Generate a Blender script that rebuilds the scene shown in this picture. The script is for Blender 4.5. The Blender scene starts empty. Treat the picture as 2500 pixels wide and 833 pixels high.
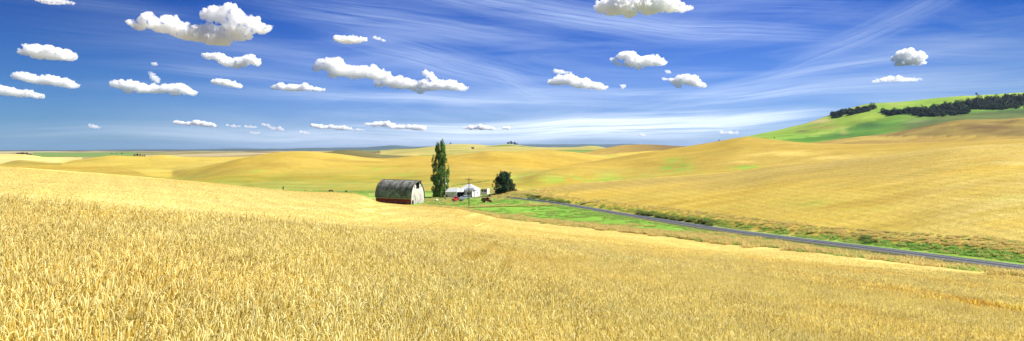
import bpy, bmesh, math, random
import numpy as np
from mathutils import Vector, Matrix, noise as mnoise

R = math.radians
rng = np.random.default_rng(7)
random.seed(7)
S = bpy.context.scene
C = S.collection

# ------------------------------------------------------------------ camera
CZ = 24.0                 # eye height in the scene's own datum
F, CX, HY = 1629.0, 1250.0, 368.0
cd = bpy.data.cameras.new('camera')
cam = bpy.data.objects.new('camera', cd)
C.objects.link(cam)
cam.location = (0, 0, CZ)
cam.rotation_euler = (R(90), 0, 0)
cd.sensor_width = 36
cd.lens = 36 * F / 2500
cd.shift_y = -(416.5 - HY) / 2500
cd.clip_start = .1
cd.clip_end = 120000
S.camera = cam

# ------------------------------------------------------------------ light
SUN_EL, SUN_AZ = 43.0, 3.0       # azimuth measured from +X towards +Y
sv = Vector((math.cos(R(SUN_EL)) * math.cos(R(SUN_AZ)), math.cos(R(SUN_EL)) * math.sin(R(SUN_AZ)), math.sin(R(SUN_EL))))
sd = bpy.data.lights.new('sun', 'SUN')
sd.energy = 5.0
sd.angle = R(.55)
sd.color = (1, .965, .90)
sun = bpy.data.objects.new('sun', sd)
sun.rotation_euler = sv.to_track_quat('Z', 'Y').to_euler()
sun.location = (0, 0, 400)
C.objects.link(sun)

S.view_settings.view_transform = 'Standard'
S.view_settings.look = 'None'
S.view_settings.gamma = 1
S.view_settings.use_curve_mapping = False
S.view_settings.exposure = 1.1
S.render.engine = 'CYCLES'
S.cycles.max_bounces = 16
S.cycles.diffuse_bounces = 2
S.cycles.glossy_bounces = 1
S.cycles.transmission_bounces = 2
S.cycles.volume_bounces = 14
S.cycles.volume_step_rate = .5
S.cycles.transparent_max_bounces = 6
S.cycles.use_denoising = True


class NT:
    """tiny node-tree writer"""
    def __init__(s, tree):
        s.t = tree
        tree.nodes.clear()

    def n(s, typ, ins=None, **kw):
        nd = s.t.nodes.new(typ)
        for k, v in kw.items():
            setattr(nd, k, v)
        for k, v in (ins or {}).items():
            s.put(nd.inputs[k], v)
        return nd

    def put(s, sock, v):
        if isinstance(v, bpy.types.NodeSocket):
            s.t.links.new(v, sock)
        elif isinstance(v, bpy.types.Node):
            s.t.links.new(v.outputs[0], sock)
        else:
            if hasattr(sock.default_value, '__len__') and len(sock.default_value) == 4 and len(v) == 3:
                v = (*v, 1)
            sock.default_value = v

    def m(s, op, a, b=0., c=None, clamp=False):
        nd = s.n('ShaderNodeMath', operation=op, use_clamp=clamp)
        s.put(nd.inputs[0], a)
        s.put(nd.inputs[1], b)
        if c is not None:
            s.put(nd.inputs[2], c)
        return nd.outputs[0]

    def mix(s, f, a, b, bt='MIX'):
        nd = s.n('ShaderNodeMix', data_type='RGBA', blend_type=bt)
        s.put(nd.inputs[0], f)
        s.put(nd.inputs[6], a)
        s.put(nd.inputs[7], b)
        return nd.outputs[2]

    def noise(s, vec, scale, detail=4, rough=.55, dist=0.):
        nd = s.n('ShaderNodeTexNoise', {'Scale': scale, 'Detail': detail, 'Roughness': rough, 'Distortion': dist})
        s.put(nd.inputs['Vector'], vec)
        return nd.outputs[0]

    def mapr(s, v, a, b, c=0., d=1., smooth=False):
        nd = s.n('ShaderNodeMapRange', clamp=True, interpolation_type='SMOOTHSTEP' if smooth else 'LINEAR')
        for i, x in enumerate((v, a, b, c, d)):
            s.put(nd.inputs[i], x)
        return nd.outputs[0]


# ------------------------------------------------------------------ sky
world = bpy.data.worlds.new('World')
S.world = world
world.use_nodes = True
W = NT(world.node_tree)
sky = W.n('ShaderNodeTexSky', sky_type='NISHITA', sun_disc=False, sun_elevation=R(SUN_EL),
          sun_rotation=R(90 - SUN_AZ), altitude=700, air_density=1.0, dust_density=.4, ozone_density=3.0)
tc = W.n('ShaderNodeTexCoord')
sep = W.n('ShaderNodeSeparateXYZ', {0: tc.outputs['Generated']})
dx, dy, dz = sep.outputs
el = W.m('MULTIPLY', W.m('ARCSINE', dz), 180 / math.pi)
az = W.m('MULTIPLY', W.m('ARCTAN2', dx, dy), 180 / math.pi)
# clear, polarised-looking air: deeper blue with height
deep = W.mapr(el, 0., 13., 0., 1., True)
tint = W.mix(deep, (.30, .40, .70, 1), (.058, .190, .56, 1))
side = W.mapr(W.m('ABSOLUTE', W.m('ADD', az, -3.)), 12., 42., 0., 1., True)
tint = W.mix(side, tint, W.mix(1., tint, (.42, .63, .66, 1), 'MULTIPLY'))
base = W.mix(1., sky, tint, 'MULTIPLY')


def azel(px, y):
    u, v = (px - CX) / F, (HY - y) / F
    l = math.sqrt(1 + u * u + v * v)
    return math.degrees(math.atan2(u, 1)), math.degrees(math.asin(v / l))


comb = W.n('ShaderNodeCombineXYZ', {0: az, 1: el, 2: 0.})
warp = W.n('ShaderNodeTexNoise', {'Vector': comb, 'Scale': .07, 'Detail': 1.})
warpv = W.n('ShaderNodeVectorMath', {0: warp.outputs['Color'], 1: (.5, .5, .5)}, operation='SUBTRACT')
wsc = W.n('ShaderNodeVectorMath', {0: warpv.outputs[0], 1: (4., 1.4, 0)}, operation='MULTIPLY')
cw = W.n('ShaderNodeVectorMath', {0: comb, 1: wsc.outputs[0]}, operation='ADD')
# streaks of cirrus: centre px, y, half length px, half width px, tilt (deg, + rises right), strength
streaks = [
    (1350, 30, 560, 34, -9, .55), (1000, 60, 420, 30, -6, .42), (1700, 70, 420, 26, -7, .42),
    (1080, 150, 330, 38, -14, .36), (700, 130, 300, 22, -6, .20), (450, 100, 420, 40, -4, .16),
    (2130, 70, 230, 26, 24, .40), (2010, 170, 330, 14, 8, .50), (1980, 215, 420, 22, 4, .50),
    (2330, 200, 330, 34, 2, .45), (2350, 110, 260, 30, -4, .28), (1500, 225, 420, 17, 0, .34),
    (1100, 240, 560, 13, -2, .38), (560, 180, 260, 14, -3, .32), (700, 230, 520, 12, -1, .22),
    (1560, 306, 500, 27, 2, 1.0), (1500, 296, 420, 10, 1, .8), (1120, 312, 330, 13, 0, .65), (1820, 292, 230, 14, 3, .75),
    (1350, 335, 560, 10, 0, .48), (800, 334, 620, 18, 0, .42), (350, 322, 460, 20, 0, .34),
    (1250, 200, 110, 22, -28, .26), (250, 10, 260, 16, -2, .22), (2420, 235, 300, 16, 0, .35), (1830, 20, 420, 26, -5, .25),
]
acc = None
for i, (px, y, hl, hw, tilt, st) in enumerate(streaks):
    a0, e0 = azel(px, y)
    k = math.degrees(1 / F)
    mp = W.n('ShaderNodeMapping', {'Vector': cw.outputs[0]}, vector_type='TEXTURE')
    mp.inputs['Location'].default_value = (a0, e0, 0)
    mp.inputs['Rotation'].default_value = (0, 0, R(tilt))
    mp.inputs['Scale'].default_value = (hl * k * .95, hw * k * 1.25, 1)
    ln = W.n('ShaderNodeVectorMath', {0: mp}, operation='LENGTH')
    g = W.mapr(ln.outputs['Value'], 1.25, .05, 0., st, True)
    fb = W.noise(W.n('ShaderNodeVectorMath', {0: mp, 1: (1.6, .9 * max(1, hw / 18), i * 3.1)}, operation='MULTIPLY_ADD', ).outputs[0]
                 if False else W.n('ShaderNodeMapping', {'Vector': mp, 'Location': (i * 7.3, i * 3.1, i), 'Scale': (.75 * hl / 300, 1.5 * hw / 12, 1)}).outputs[0],
                 1.5, 7, .62, .5)
    g = W.m('MULTIPLY', g, W.mapr(fb, .36 if st > .6 else .30, .64 if st > .6 else .70, .22 if st > .6 else .14, 1.5))
    acc = g if acc is None else W.m('SUBTRACT', W.m('ADD', acc, g), W.m('MULTIPLY', acc, g))
wide = W.noise(W.n('ShaderNodeMapping', {'Vector': cw.outputs[0], 'Rotation': (0, 0, R(5)), 'Scale': (.05, .42, 1)}).outputs[0], 1., 6, .62, .6)
wide = W.m('MULTIPLY', W.mapr(wide, .44, .80, 0., .42), W.mapr(az, -34., -8., .25, 1.))
acc = W.m('SUBTRACT', W.m('ADD', acc, wide), W.m('MULTIPLY', acc, wide))
acc = W.m('MULTIPLY', acc, W.mapr(el, 3.2, 5.5, .95, .66), clamp=True)
veil = W.mix(side, W.mix(deep, (5.4, 6.0, 6.9, 1), (3.9, 4.8, 6.4, 1)), (2.3, 2.9, 3.9, 1))
skyc = W.mix(acc, base, veil)
bg = W.n('ShaderNodeBackground', {'Color': skyc, 'Strength': .092})
W.n('ShaderNodeOutputWorld', {'Surface': bg})

# ------------------------------------------------------------------ numpy noise


def _h(ix, iy, iz, seed):
    h = (ix * 374761393 + iy * 668265263 + iz * 2147483647 + seed * 974634777).astype(np.int64) & 0xffffffff
    h = ((h ^ (h >> 13)) * 1274126177) & 0xffffffff
    h = ((h ^ (h >> 16)) * 2246822519) & 0xffffffff
    return ((h ^ (h >> 15)) & 0xffff) / 65535.0


def vnoise(x, y, z=None, seed=0):
    x = np.asarray(x, float); y = np.asarray(y, float)
    ix, iy = np.floor(x).astype(np.int64), np.floor(y).astype(np.int64)
    fx, fy = x - ix, y - iy
    fx = fx * fx * fx * (fx * (fx * 6 - 15) + 10); fy = fy * fy * fy * (fy * (fy * 6 - 15) + 10)
    def lay(iz):
        a = _h(ix, iy, iz, seed) * (1 - fx) + _h(ix + 1, iy, iz, seed) * fx
        b = _h(ix, iy + 1, iz, seed) * (1 - fx) + _h(ix + 1, iy + 1, iz, seed) * fx
        return a * (1 - fy) + b * fy
    if z is None:
        return lay(np.zeros_like(ix)) * 2 - 1
    iz = np.floor(z).astype(np.int64); fz = z - iz; fz = fz * fz * (3 - 2 * fz)
    return (lay(iz) * (1 - fz) + lay(iz + 1) * fz) * 2 - 1


def fbm(x, y, z=None, o=4, seed=0, gain=.5):
    s, a, t = 0, 1., 0.
    for i in range(o):
        k = 2.03 ** i
        s = s + a * vnoise(x * k + i * 17.3, y * k - i * 9.1, None if z is None else z * k + i * 5.7, seed + i)
        t += a; a *= gain
    return s / t


def sstep(a, b, x):
    t = np.clip((x - a) / (b - a), 0, 1)
    return t * t * (3 - 2 * t)


# ------------------------------------------------------------------ terrain: ridge and valley lines
def pchip1(xk, yk, x):
    """monotone cubic through fixed knots"""
    xk = np.asarray(xk, float); yk = np.asarray(yk, float)
    h = np.diff(xk); d = np.diff(yk) / h
    m = np.zeros_like(yk)
    ok = d[:-1] * d[1:] > 0
    w1, w2 = 2 * h[1:] + h[:-1], h[1:] + 2 * h[:-1]
    with np.errstate(all='ignore'):
        hm = (w1 + w2) / (w1 / d[:-1] + w2 / d[1:])
    m[1:-1] = np.where(ok, hm, 0); m[0] = d[0]; m[-1] = d[-1]
    x = np.clip(x, xk[0], xk[-1])
    i = np.clip(np.searchsorted(xk, x, 'right') - 1, 0, len(h) - 1)
    t = (x - xk[i]) / h[i]
    return ((1 + 2 * t) * (1 - t) ** 2 * yk[i] + t * (1 - t) ** 2 * h[i] * m[i]
            + t * t * (3 - 2 * t) * yk[i + 1] + t * t * (t - 1) * h[i] * m[i + 1])


def Ly(*pts):       # (px, depth, picture row)
    return ('y', pts)


def Lz(*pts):       # (px, depth, height below the eye)
    return ('z', pts)


ROAD = [(1200, 300, 482.0), (1270, 283, 486), (1500, 214, 520), (1800, 150, 566), (2150, 110, 610), (2500, 82, 655), (3100, 55, 745)]
rp = np.array(ROAD)
def roadD(p): return pchip1(rp[:, 0], rp[:, 1], p)
def roadZ(p): return -(pchip1(rp[:, 0], rp[:, 2], p) - HY) / F * roadD(p)


def rz(p, dd, dh):
    return (p, float(roadD(p)) + dd, float(roadZ(p)) + dh)


def D(d, *pts):     # same depth for all
    return ('y', [(p[0], p[2] if len(p) > 2 else d, p[1]) for p in pts])


LAYERS = [
    Lz((-600, 3, -1.0), (0, 3, -1.15), (900, 3, -1.28), (1250, 3, -1.36), (1800, 3, -1.55), (2500, 3, -1.85), (3100, 3, -2.1)),
    Lz((-600, 8, -1.05), (0, 8, -1.16), (600, 8, -1.42), (900, 8, -1.62), (1250, 8, -1.95), (1800, 8, -2.55), (2500, 8, -3.2), (3100, 8, -3.8)),
    Ly((-600, 15, 470), (0, 16, 500), (300, 16, 528), (600, 17, 551), (900, 21, 574), (1100, 24, 602), (1250, 24, 655), (1800, 22, 738), (2500, 20, 822), (3100, 18, 910)),
    Ly((-600, 32, 525), (0, 34, 545), (300, 34, 572), (600, 34, 590), (900, 40, 580), (1100, 44, 578), (1250, 45, 607), (1800, 40, 672), (2500, 36, 755), (3100, 32, 830)),
    Ly((-600, 70, 490), (0, 70, 505), (300, 72, 524), (600, 75, 541), (900, 90, 546), (1100, 96, 550), (1250, 95, 566), (1800, 75, 628), (2500, 55, 704), (3100, 43, 778)),
    Ly((-600, 175, 385), (0, 180, 407), (180, 185, 419), (360, 195, 433), (540, 205, 449), (648, 212, 461), (720, 215, 467), (828, 222, 471), (885, 230, 478), (918, 236, 493.5),
       (1000, 240, 501.5), (1040, 238, 504), (1110, 224, 510), (1180, 208, 523), (1250, 190, 535), (1350, 182, 546), (1500, 165, 562), (1650, 148, 579), (1800, 130, 595),
       (2000, 109, 617), (2150, 95, 634), (2300, 82, 651), (2500, 70, 674), (3100, 46, 760)),
    Lz((-600, 260, -9), (0, 260, -12), (300, 270, -16), (600, 290, -21), (900, 262, -22.2), (1040, 262, -22.0), (1110, 250, -21.4), (1200, 235, -20.8), (1270, 255, -20.6), (1350, 240, -20.2), rz(1500, -8, 0), rz(1650, -7, 0), rz(1800, -6.5, 0), rz(2150, -6, 0), rz(2500, -5.5, 0), rz(3100, -3.5, 0)),
    Lz((-600, 420, -20), (0, 420, -22), (600, 410, -24), (900, 300, -21.9), (1040, 300, -21.5), (1150, 300, -21.1), (1190, 292, -20.9), (1225, 289, -20.7), rz(1270, 5, 0), rz(1400, 5, 0), rz(1500, 5, 0), rz(1650, 5, 0), rz(1800, 5, 0), rz(2150, 4.6, 0), rz(2500, 4.2, 0), rz(3100, 3, 0)),
    Lz((-600, 540, -20), (0, 560, -22), (600, 440, -24.8), (700, 415, -25.6), (900, 402, -25.2), (1040, 380, -23.5), (1150, 345, -21.7), (1190, 322, -20.6), (1225, 311, -19.0), (1270, 299, -18.9), rz(1400, 11, .9), rz(1500, 12, 1.0), rz(1650, 12, 1.2), rz(1800, 12, 1.1), rz(2150, 11, 1.0), rz(2500, 10, 1.0), rz(3100, 8, 1.)),
    Ly((-600, 690, 412), (0, 700, 412), (414, 500, 448), (600, 520, 443), (900, 520, 447), (1100, 480, 449), (1200, 420, 453), (1250, 360, 461), (1270, 335, 464), (1400, 338, 450), (1550, 340, 437), (1700, 335, 426),
       (1800, 330, 417), (1900, 325, 403), (2000, 315, 394), (2150, 305, 379), (2350, 300, 357), (2500, 300, 350), (3100, 300, 330)),
    Ly((-600, 780, 411), (0, 780, 411), (414, 560, 442), (600, 575, 420), (900, 590, 423), (1100, 560, 425), (1200, 470, 443), (1270, 400, 459), (1500, 430, 450), (1800, 420, 430), (2150, 400, 390), (2500, 380, 361), (3100, 380, 345)),
    Ly((-600, 800, 410), (0, 800, 410), (414, 600, 439), (600, 630, 400), (684, 630, 394), (900, 650, 404), (1100, 640, 405), (1200, 540, 428), (1250, 490, 436), (1310, 500, 424), (1380, 550, 406), (1490, 600, 387), (1580, 620, 372),
       (1671, 640, 357), (1736, 640, 348.5), (1817, 640, 339), (1850, 640, 340.5), (1900, 630, 346), (1962, 620, 351.5), (2010, 610, 353), (2220, 600, 350), (2500, 520, 341), (3100, 500, 325)),
    Ly((-600, 850, 410), (0, 850, 410), (414, 640, 438), (600, 660, 387), (684, 665, 380), (900, 700, 392), (1100, 720, 390), (1250, 640, 412), (1380, 690, 412), (1490, 730, 394), (1671, 760, 368), (1817, 760, 352), (1962, 740, 361), (2220, 720, 358), (2500, 640, 350), (3100, 640, 340)),
    Ly((-600, 900, 405), (0, 900, 403), (200, 900, 405), (300, 850, 411), (414, 670, 435.5), (468, 680, 416), (540, 690, 397), (612, 700, 380), (684, 712, 371), (738, 715, 370), (820, 735, 375.5), (900, 765, 383.5), (941, 780, 385), (1028, 800, 378),
       (1100, 820, 377), (1160, 820, 375), (1192, 820, 371), (1250, 840, 371), (1331, 850, 368), (1396, 850, 372), (1490, 850, 388), (1550, 870, 388), (1671, 880, 370), (1817, 900, 355), (1962, 860, 362), (2220, 820, 360), (2500, 760, 352), (3100, 760, 340)),
    Ly((-600, 1000, 405), (0, 1000, 404), (143, 960, 402), (250, 950, 396), (450, 900, 402), (540, 850, 403), (700, 850, 385), (900, 860, 389), (1100, 950, 383), (1250, 960, 379), (1396, 950, 378), (1450, 930, 380), (1490, 930, 377), (1550, 940, 371), (1671, 960, 367), (1817, 980, 354), (1962, 900, 357), (2220, 880, 348), (2500, 830, 344), (3100, 830, 335)),
    D(1100, (-600, 396), (-80, 402), (0, 400), (25, 394), (50, 391), (84, 394), (143, 399), (185, 392), (218, 388), (252, 384), (277, 382), (319, 383), (361, 384.5), (378, 381.5), (403, 380), (420, 381), (450, 384), (504, 384), (560, 384), (700, 380), (775, 376),
      (798, 373), (844, 368), (868, 368), (900, 373), (940, 381), (980, 384), (1100, 381), (1250, 377), (1400, 375), (1431, 372), (1477, 362), (1532, 353.5), (1574, 353), (1623, 355), (1671, 357), (1740, 354), (1817, 346), (1900, 351, 1050), (1962, 350.5, 1000), (2010, 346, 1000),
      (2070, 338, 1000), (2145, 331, 1000), (2220, 315, 1000), (2280, 303.5, 1000), (2325, 296, 1000), (2370, 292.5, 1000), (2445, 292, 1000), (2500, 287, 1000), (3100, 270, 1000)),
    D(1250, (-600, 392), (0, 397), (150, 399), (300, 390), (700, 381), (844, 376), (1040, 381), (1300, 376), (1430, 375), (1532, 362), (1671, 364), (1817, 348, 1180), (1962, 353, 1180), (2145, 337, 1180), (2280, 313, 1180), (2500, 299, 1180), (3100, 285, 1180)),
    D(1500, (-600, 370), (-100, 374), (0, 376), (50, 377), (100, 383), (165, 396), (220, 392), (300, 388), (420, 386), (700, 378), (940, 379), (1012, 371), (1100, 369), (1250, 367), (1400, 370), (1480, 370), (1532, 363), (1671, 364), (1817, 345, 1350), (1962, 349, 1350), (2145, 330, 1350), (2280, 307, 1350), (2500, 292, 1350), (3100, 275, 1350)),
    D(2000, (-600, 378), (0, 382), (100, 381), (300, 381), (450, 381), (700, 375), (940, 373), (1012, 367), (1060, 363), (1100, 360), (1156, 361), (1250, 360), (1331, 364), (1441, 362), (1532, 362), (1671, 362), (1790, 346, 1600), (1842, 337, 1600), (1962, 325, 1600), (2145, 297, 1600), (2280, 278, 1600), (2500, 262, 1600), (3100, 240, 1600)),
    D(2500, (-600, 374), (0, 378), (100, 378), (300, 377), (500, 376), (700, 374), (850, 370), (940, 368), (964, 365), (1012, 363.5), (1060, 358.5), (1096, 354), (1120, 353), (1156, 354), (1199, 357.5), (1240, 354), (1264, 356), (1300, 360), (1331, 361), (1386, 361), (1412, 360), (1441, 357), (1461, 358.5), (1483, 363), (1532, 362),
      (1671, 362), (1760, 352, 2200), (1790, 341, 2000), (1818, 335, 1950), (1842, 330.6, 1900), (1920, 314, 1900), (1968, 302, 1900), (2004, 288.5, 1900), (2034, 278, 1900), (2070, 266, 1900), (2115, 255.5, 1900), (2175, 250.5, 1900), (2250, 245, 1900), (2325, 239, 1900), (2385, 234.5, 1900), (2430, 231.5, 1900), (2500, 228.5, 1900), (3100, 222, 1900)),
    D(5000, (-600, 371), (0, 373), (1000, 371), (1500, 371), (1700, 366), (1900, 345, 3500), (2200, 320, 3500), (3100, 300, 3500)),
    D(9000, (-600, 369), (0, 369.5), (1000, 369), (2000, 369), (3100, 367)),
    D(14000, (-600, 367.5), (0, 368), (700, 367), (1000, 367), (3100, 367)),
    D(21000, (-600, 365), (0, 367.3), (190, 367.2), (300, 366), (400, 365), (500, 364.5), (600, 363), (700, 363), (800, 361), (880, 360.5), (920, 358), (960, 355), (1000, 358), (1060, 357), (1130, 358), (1200, 356), (1270, 353), (1350, 352), (1410, 352), (1480, 353), (1530, 351), (1570, 353), (1620, 357), (1700, 360), (2500, 364), (3100, 364)),
    D(26000, (-600, 371), (3100, 371)),
]
NL = len(LAYERS)
PXT = np.arange(-600, 3101, 2.0)
TD = np.zeros((NL, len(PXT))); TZ = np.zeros((NL, len(PXT))); TY = np.zeros((NL, len(PXT)))
for k, (mode, pts) in enumerate(LAYERS):
    a = np.array(pts, float)
    TD[k] = pchip1(a[:, 0], a[:, 1], PXT)
    v = pchip1(a[:, 0], a[:, 2], PXT)
    ker = np.exp(-.5 * (np.arange(-10, 11) / 3.0) ** 2); ker /= ker.sum()
    pad = np.pad(v, 10, mode='edge'); v = np.convolve(pad, ker, 'valid')
    if mode == 'y':
        TY[k] = v; TZ[k] = -(v - HY) / F * TD[k]
    else:
        TZ[k] = v; TY[k] = HY - v / TD[k] * F
for k in range(1, NL):
    TD[k] = np.maximum(TD[k], TD[k - 1] + 2.5)
# slopes (monotone cubic along depth)
_h_ = np.diff(TD, axis=0); _d_ = np.diff(TZ, axis=0) / _h_
TM = np.zeros_like(TZ)
_w1, _w2 = 2 * _h_[1:] + _h_[:-1], _h_[1:] + 2 * _h_[:-1]
with np.errstate(all='ignore'):
    TM[1:-1] = np.where(_d_[:-1] * _d_[1:] > 0, (_w1 + _w2) / (_w1 / _d_[:-1] + _w2 / _d_[1:]), 0)
TM[0] = _d_[0]; TM[-1] = 0


def colat(T, px):
    f = np.clip((px - PXT[0]) / 2.0, 0, len(PXT) - 1.001)
    i = f.astype(int); t = f - i
    return T[:, i] * (1 - t) + T[:, i + 1] * t


def surf(X, Y, detail=True):
    """height of the visible land surface (crop tops included) and the zone index"""
    X = np.asarray(X, float).ravel(); Y = np.asarray(Y, float).ravel()
    Yc = np.maximum(Y, 3.0)
    px = np.clip(CX + F * X / Yc, -600, 3100)
    z = np.zeros(len(X)); zone = np.zeros(len(X), int)
    for s in range(0, len(X), 60000):
        e = slice(s, s + 60000)
        Dk, Zk, Mk = colat(TD, px[e]), colat(TZ, px[e]), colat(TM, px[e])
        d = np.clip(Yc[e], Dk[0], Dk[-1] - 1e-3)
        i = np.clip((Dk <= d).sum(0) - 1, 0, NL - 2)
        j = np.arange(len(d))
        h = Dk[i + 1, j] - Dk[i, j]; t = (d - Dk[i, j]) / h
        z[e] = ((1 + 2 * t) * (1 - t) ** 2 * Zk[i, j] + t * (1 - t) ** 2 * h * Mk[i, j]
                + t * t * (3 - 2 * t) * Zk[i + 1, j] + t * t * (t - 1) * h * Mk[i + 1, j])
        zone[e] = i
    if detail:
        a = .0010 * np.clip(Yc - 20, 0, 900)
        z = z + a * fbm(X / 60, Y / 60, o=3, seed=3) * .8
        z = z + sstep(330, 520, Yc) * (1 - sstep(1000, 1400, Yc)) * 2.6 * fbm(X / 130 + 3, Y / 200, o=3, seed=7)
        far = sstep(1300, 2600, Yc) * (1 - sstep(9000, 15000, Yc))
        z = z + far * 9 * fbm(X / 900, Y / 600, o=3, seed=11) * np.clip(Yc / 4000, .3, 1.4)
        ridge = sstep(12000, 18000, Yc)
        z = z + ridge * 26 * fbm(X / 700, Y / 3000, o=4, seed=19)
        butte = sstep(1200, 1500, Yc) * sstep(.36, .45, X / Yc) * (1 - sstep(2600, 3400, Yc))
        z = z + butte * 3.2 * fbm(X / 110, Y / 110, o=4, seed=23)
    return z + CZ, zone, px


def canopy(Y):       # how far the crop tops stand above the soil in the modelled wheat
    return .84 * (1 - sstep(38, 78, Y))


def at(px, y, dmin=3, dmax=20000):
    """first point of the land seen at this picture position"""
    d = np.geomspace(max(dmin, 3), dmax, 4000)
    X = (px - CX) / F * d
    z, _, _ = surf(X, d)
    yy = HY - (z - CZ) / d * F
    ok = np.nonzero(yy <= y)[0]
    i = ok[0] if len(ok) else len(d) - 1
    return float(X[i]), float(d[i]), float(z[i])


def zat(x, y):
    return float(surf([x], [y])[0][0])


# ------------------------------------------------------------------ object helpers
def tag(o, label=None, cat=None, group=None, kind=None):
    if label: o['label'] = label
    if cat: o['category'] = cat
    if group: o['group'] = group
    if kind: o['kind'] = kind
    return o


def npmesh(name, co, faces, mats, parent=None, smooth=False, fmat=None, colors=None, cname='tone'):
    """co (n,3); faces (m,k) int array of one polygon size"""
    me = bpy.data.meshes.new(name)
    co = np.asarray(co, np.float32); faces = np.asarray(faces, np.int32)
    m, k = faces.shape
    me.vertices.add(len(co)); me.vertices.foreach_set('co', co.ravel())
    me.loops.add(m * k); me.loops.foreach_set('vertex_index', faces.ravel())
    me.polygons.add(m); me.polygons.foreach_set('loop_start', np.arange(0, m * k, k, dtype=np.int32))
    if fmat is not None:
        me.polygons.foreach_set('material_index', np.asarray(fmat, np.int32))
    if smooth:
        me.polygons.foreach_set('use_smooth', np.ones(m, bool))
    if colors is not None:
        at_ = me.color_attributes.new(cname, 'FLOAT_COLOR', 'POINT')
        c4 = np.ones((len(co), 4), np.float32); c4[:, :colors.shape[1]] = colors
        at_.data.foreach_set('color', c4.ravel())
    me.update(calc_edges=True); me.validate()
    o = bpy.data.objects.new(name, me)
    for mt in (mats if isinstance(mats, (list, tuple)) else [mats]):
        me.materials.append(mt)
    if parent is not False:
        C.objects.link(o)
        if parent: o.parent = parent
    return o


def empty(name, loc, rz_=0., **kw):
    o = bpy.data.objects.new(name, None)
    o.location = loc; o.rotation_euler = (0, 0, rz_)
    o.empty_display_size = .5
    C.objects.link(o)
    return tag(o, **kw)


class MB:
    """collects shapes for ONE mesh object"""
    def __init__(s):
        s.bm = bmesh.new()

    def box(s, x0, x1, y0, y1, z0, z1, bev=0., rot=None, off=(0, 0, 0)):
        r = bmesh.ops.create_cube(s.bm, size=1)
        vs = r['verts']
        M = Matrix.Translation(((x0 + x1) / 2, (y0 + y1) / 2, (z0 + z1) / 2)) @ Matrix.Diagonal((x1 - x0, y1 - y0, z1 - z0, 1))
        bmesh.ops.transform(s.bm, matrix=M, verts=vs)
        if bev:
            es = list({e for v in vs for e in v.link_edges})
            r2 = bmesh.ops.bevel(s.bm, geom=es, offset=bev, segments=2, affect='EDGES', profile=.5)
            vs = list({v for f in r2['faces'] for v in f.verts} | {v for v in vs if v.is_valid})
        if rot is not None:
            bmesh.ops.transform(s.bm, matrix=Matrix.Translation(off) @ rot, verts=vs)
        return s

    def cyl(s, p, q, r0, r1=None, seg=10):
        p, q = Vector(p), Vector(q)
        r1 = r0 if r1 is None else r1
        r = bmesh.ops.create_cone(s.bm, cap_ends=True, segments=seg, radius1=r0, radius2=r1, depth=(q - p).length)
        M = Matrix.Translation((p + q) / 2) @ (q - p).to_track_quat('Z', 'Y').to_matrix().to_4x4()
        bmesh.ops.transform(s.bm, matrix=M, verts=r['verts'])
        return s

    def prism(s, poly, a0, a1, axis='y'):
        """polygon (u, z) extruded along x or y"""
        def P(u, w, a): return (u, a, w) if axis == 'y' else (a, u, w)
        A = [s.bm.verts.new(P(u, w, a0)) for u, w in poly]
        B = [s.bm.verts.new(P(u, w, a1)) for u, w in poly]
        s.bm.faces.new(A); s.bm.faces.new(B[::-1])
        for i in range(len(A)):
            j = (i + 1) % len(A)
            s.bm.faces.new((A[j], A[i], B[i], B[j]))
        return s

    def quad(s, *pts):
        s.bm.faces.new([s.bm.verts.new(p) for p in pts])
        return s

    def solid(s, verts, faces):
        V = [s.bm.verts.new(v) for v in verts]
        for f in faces:
            s.bm.faces.new([V[i] for i in f])
        return s

    def tube(s, pts, radii, seg=8):
        rings = []
        for i, p in enumerate(pts):
            a = Vector(pts[min(i + 1, len(pts) - 1)]) - Vector(pts[max(i - 1, 0)])
            q = a.to_track_quat('Z', 'Y')
            rings.append([s.bm.verts.new(Vector(p) + q @ Vector((math.cos(t) * radii[i], math.sin(t) * radii[i], 0)))
                          for t in [2 * math.pi * k / seg for k in range(seg)]])
        for A, B in zip(rings, rings[1:]):
            for k in range(seg):
                s.bm.faces.new((A[k], A[(k + 1) % seg], B[(k + 1) % seg], B[k]))
        s.bm.faces.new(rings[0][::-1]); s.bm.faces.new(rings[-1])
        return s

    def build(s, name, mat, parent=None, smooth=False):
        bmesh.ops.recalc_face_normals(s.bm, faces=s.bm.faces)
        me = bpy.data.meshes.new(name)
        s.bm.to_mesh(me); s.bm.free()
        me.materials.append(mat)
        if smooth:
            for p in me.polygons: p.use_smooth = True
        o = bpy.data.objects.new(name, me)
        C.objects.link(o)
        if parent: o.parent = parent
        return o


def mat(name, col, col2=None, scale=3., rough=.8, metal=0., stretch=(1, 1, 1), lo=.35, hi=.65, bump=0., spec=.3, trans=0., detail=5):
    m = bpy.data.materials.new(name); m.use_nodes = True
    T = NT(m.node_tree)
    tcd = T.n('ShaderNodeTexCoord')
    mp = T.n('ShaderNodeMapping', {'Vector': tcd.outputs['Object'], 'Scale': stretch})
    nz = T.noise(mp.outputs[0], scale, detail, .6)
    c2 = col2 or tuple(x * .72 for x in col)
    f = T.mapr(nz, lo, hi)
    colr = T.mix(f, (*c2, 1), (*col, 1))
    p = T.n('ShaderNodeBsdfPrincipled', {'Base Color': colr, 'Roughness': rough, 'Metallic': metal, 'Specular IOR Level': spec})
    if bump:
        b = T.n('ShaderNodeBump', {'Strength': bump, 'Distance': .05, 'Height': nz})
        T.put(p.inputs['Normal'], b.outputs[0])
    out = p.outputs[0]
    T.n('ShaderNodeOutputMaterial', {'Surface': out})
    return m


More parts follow.
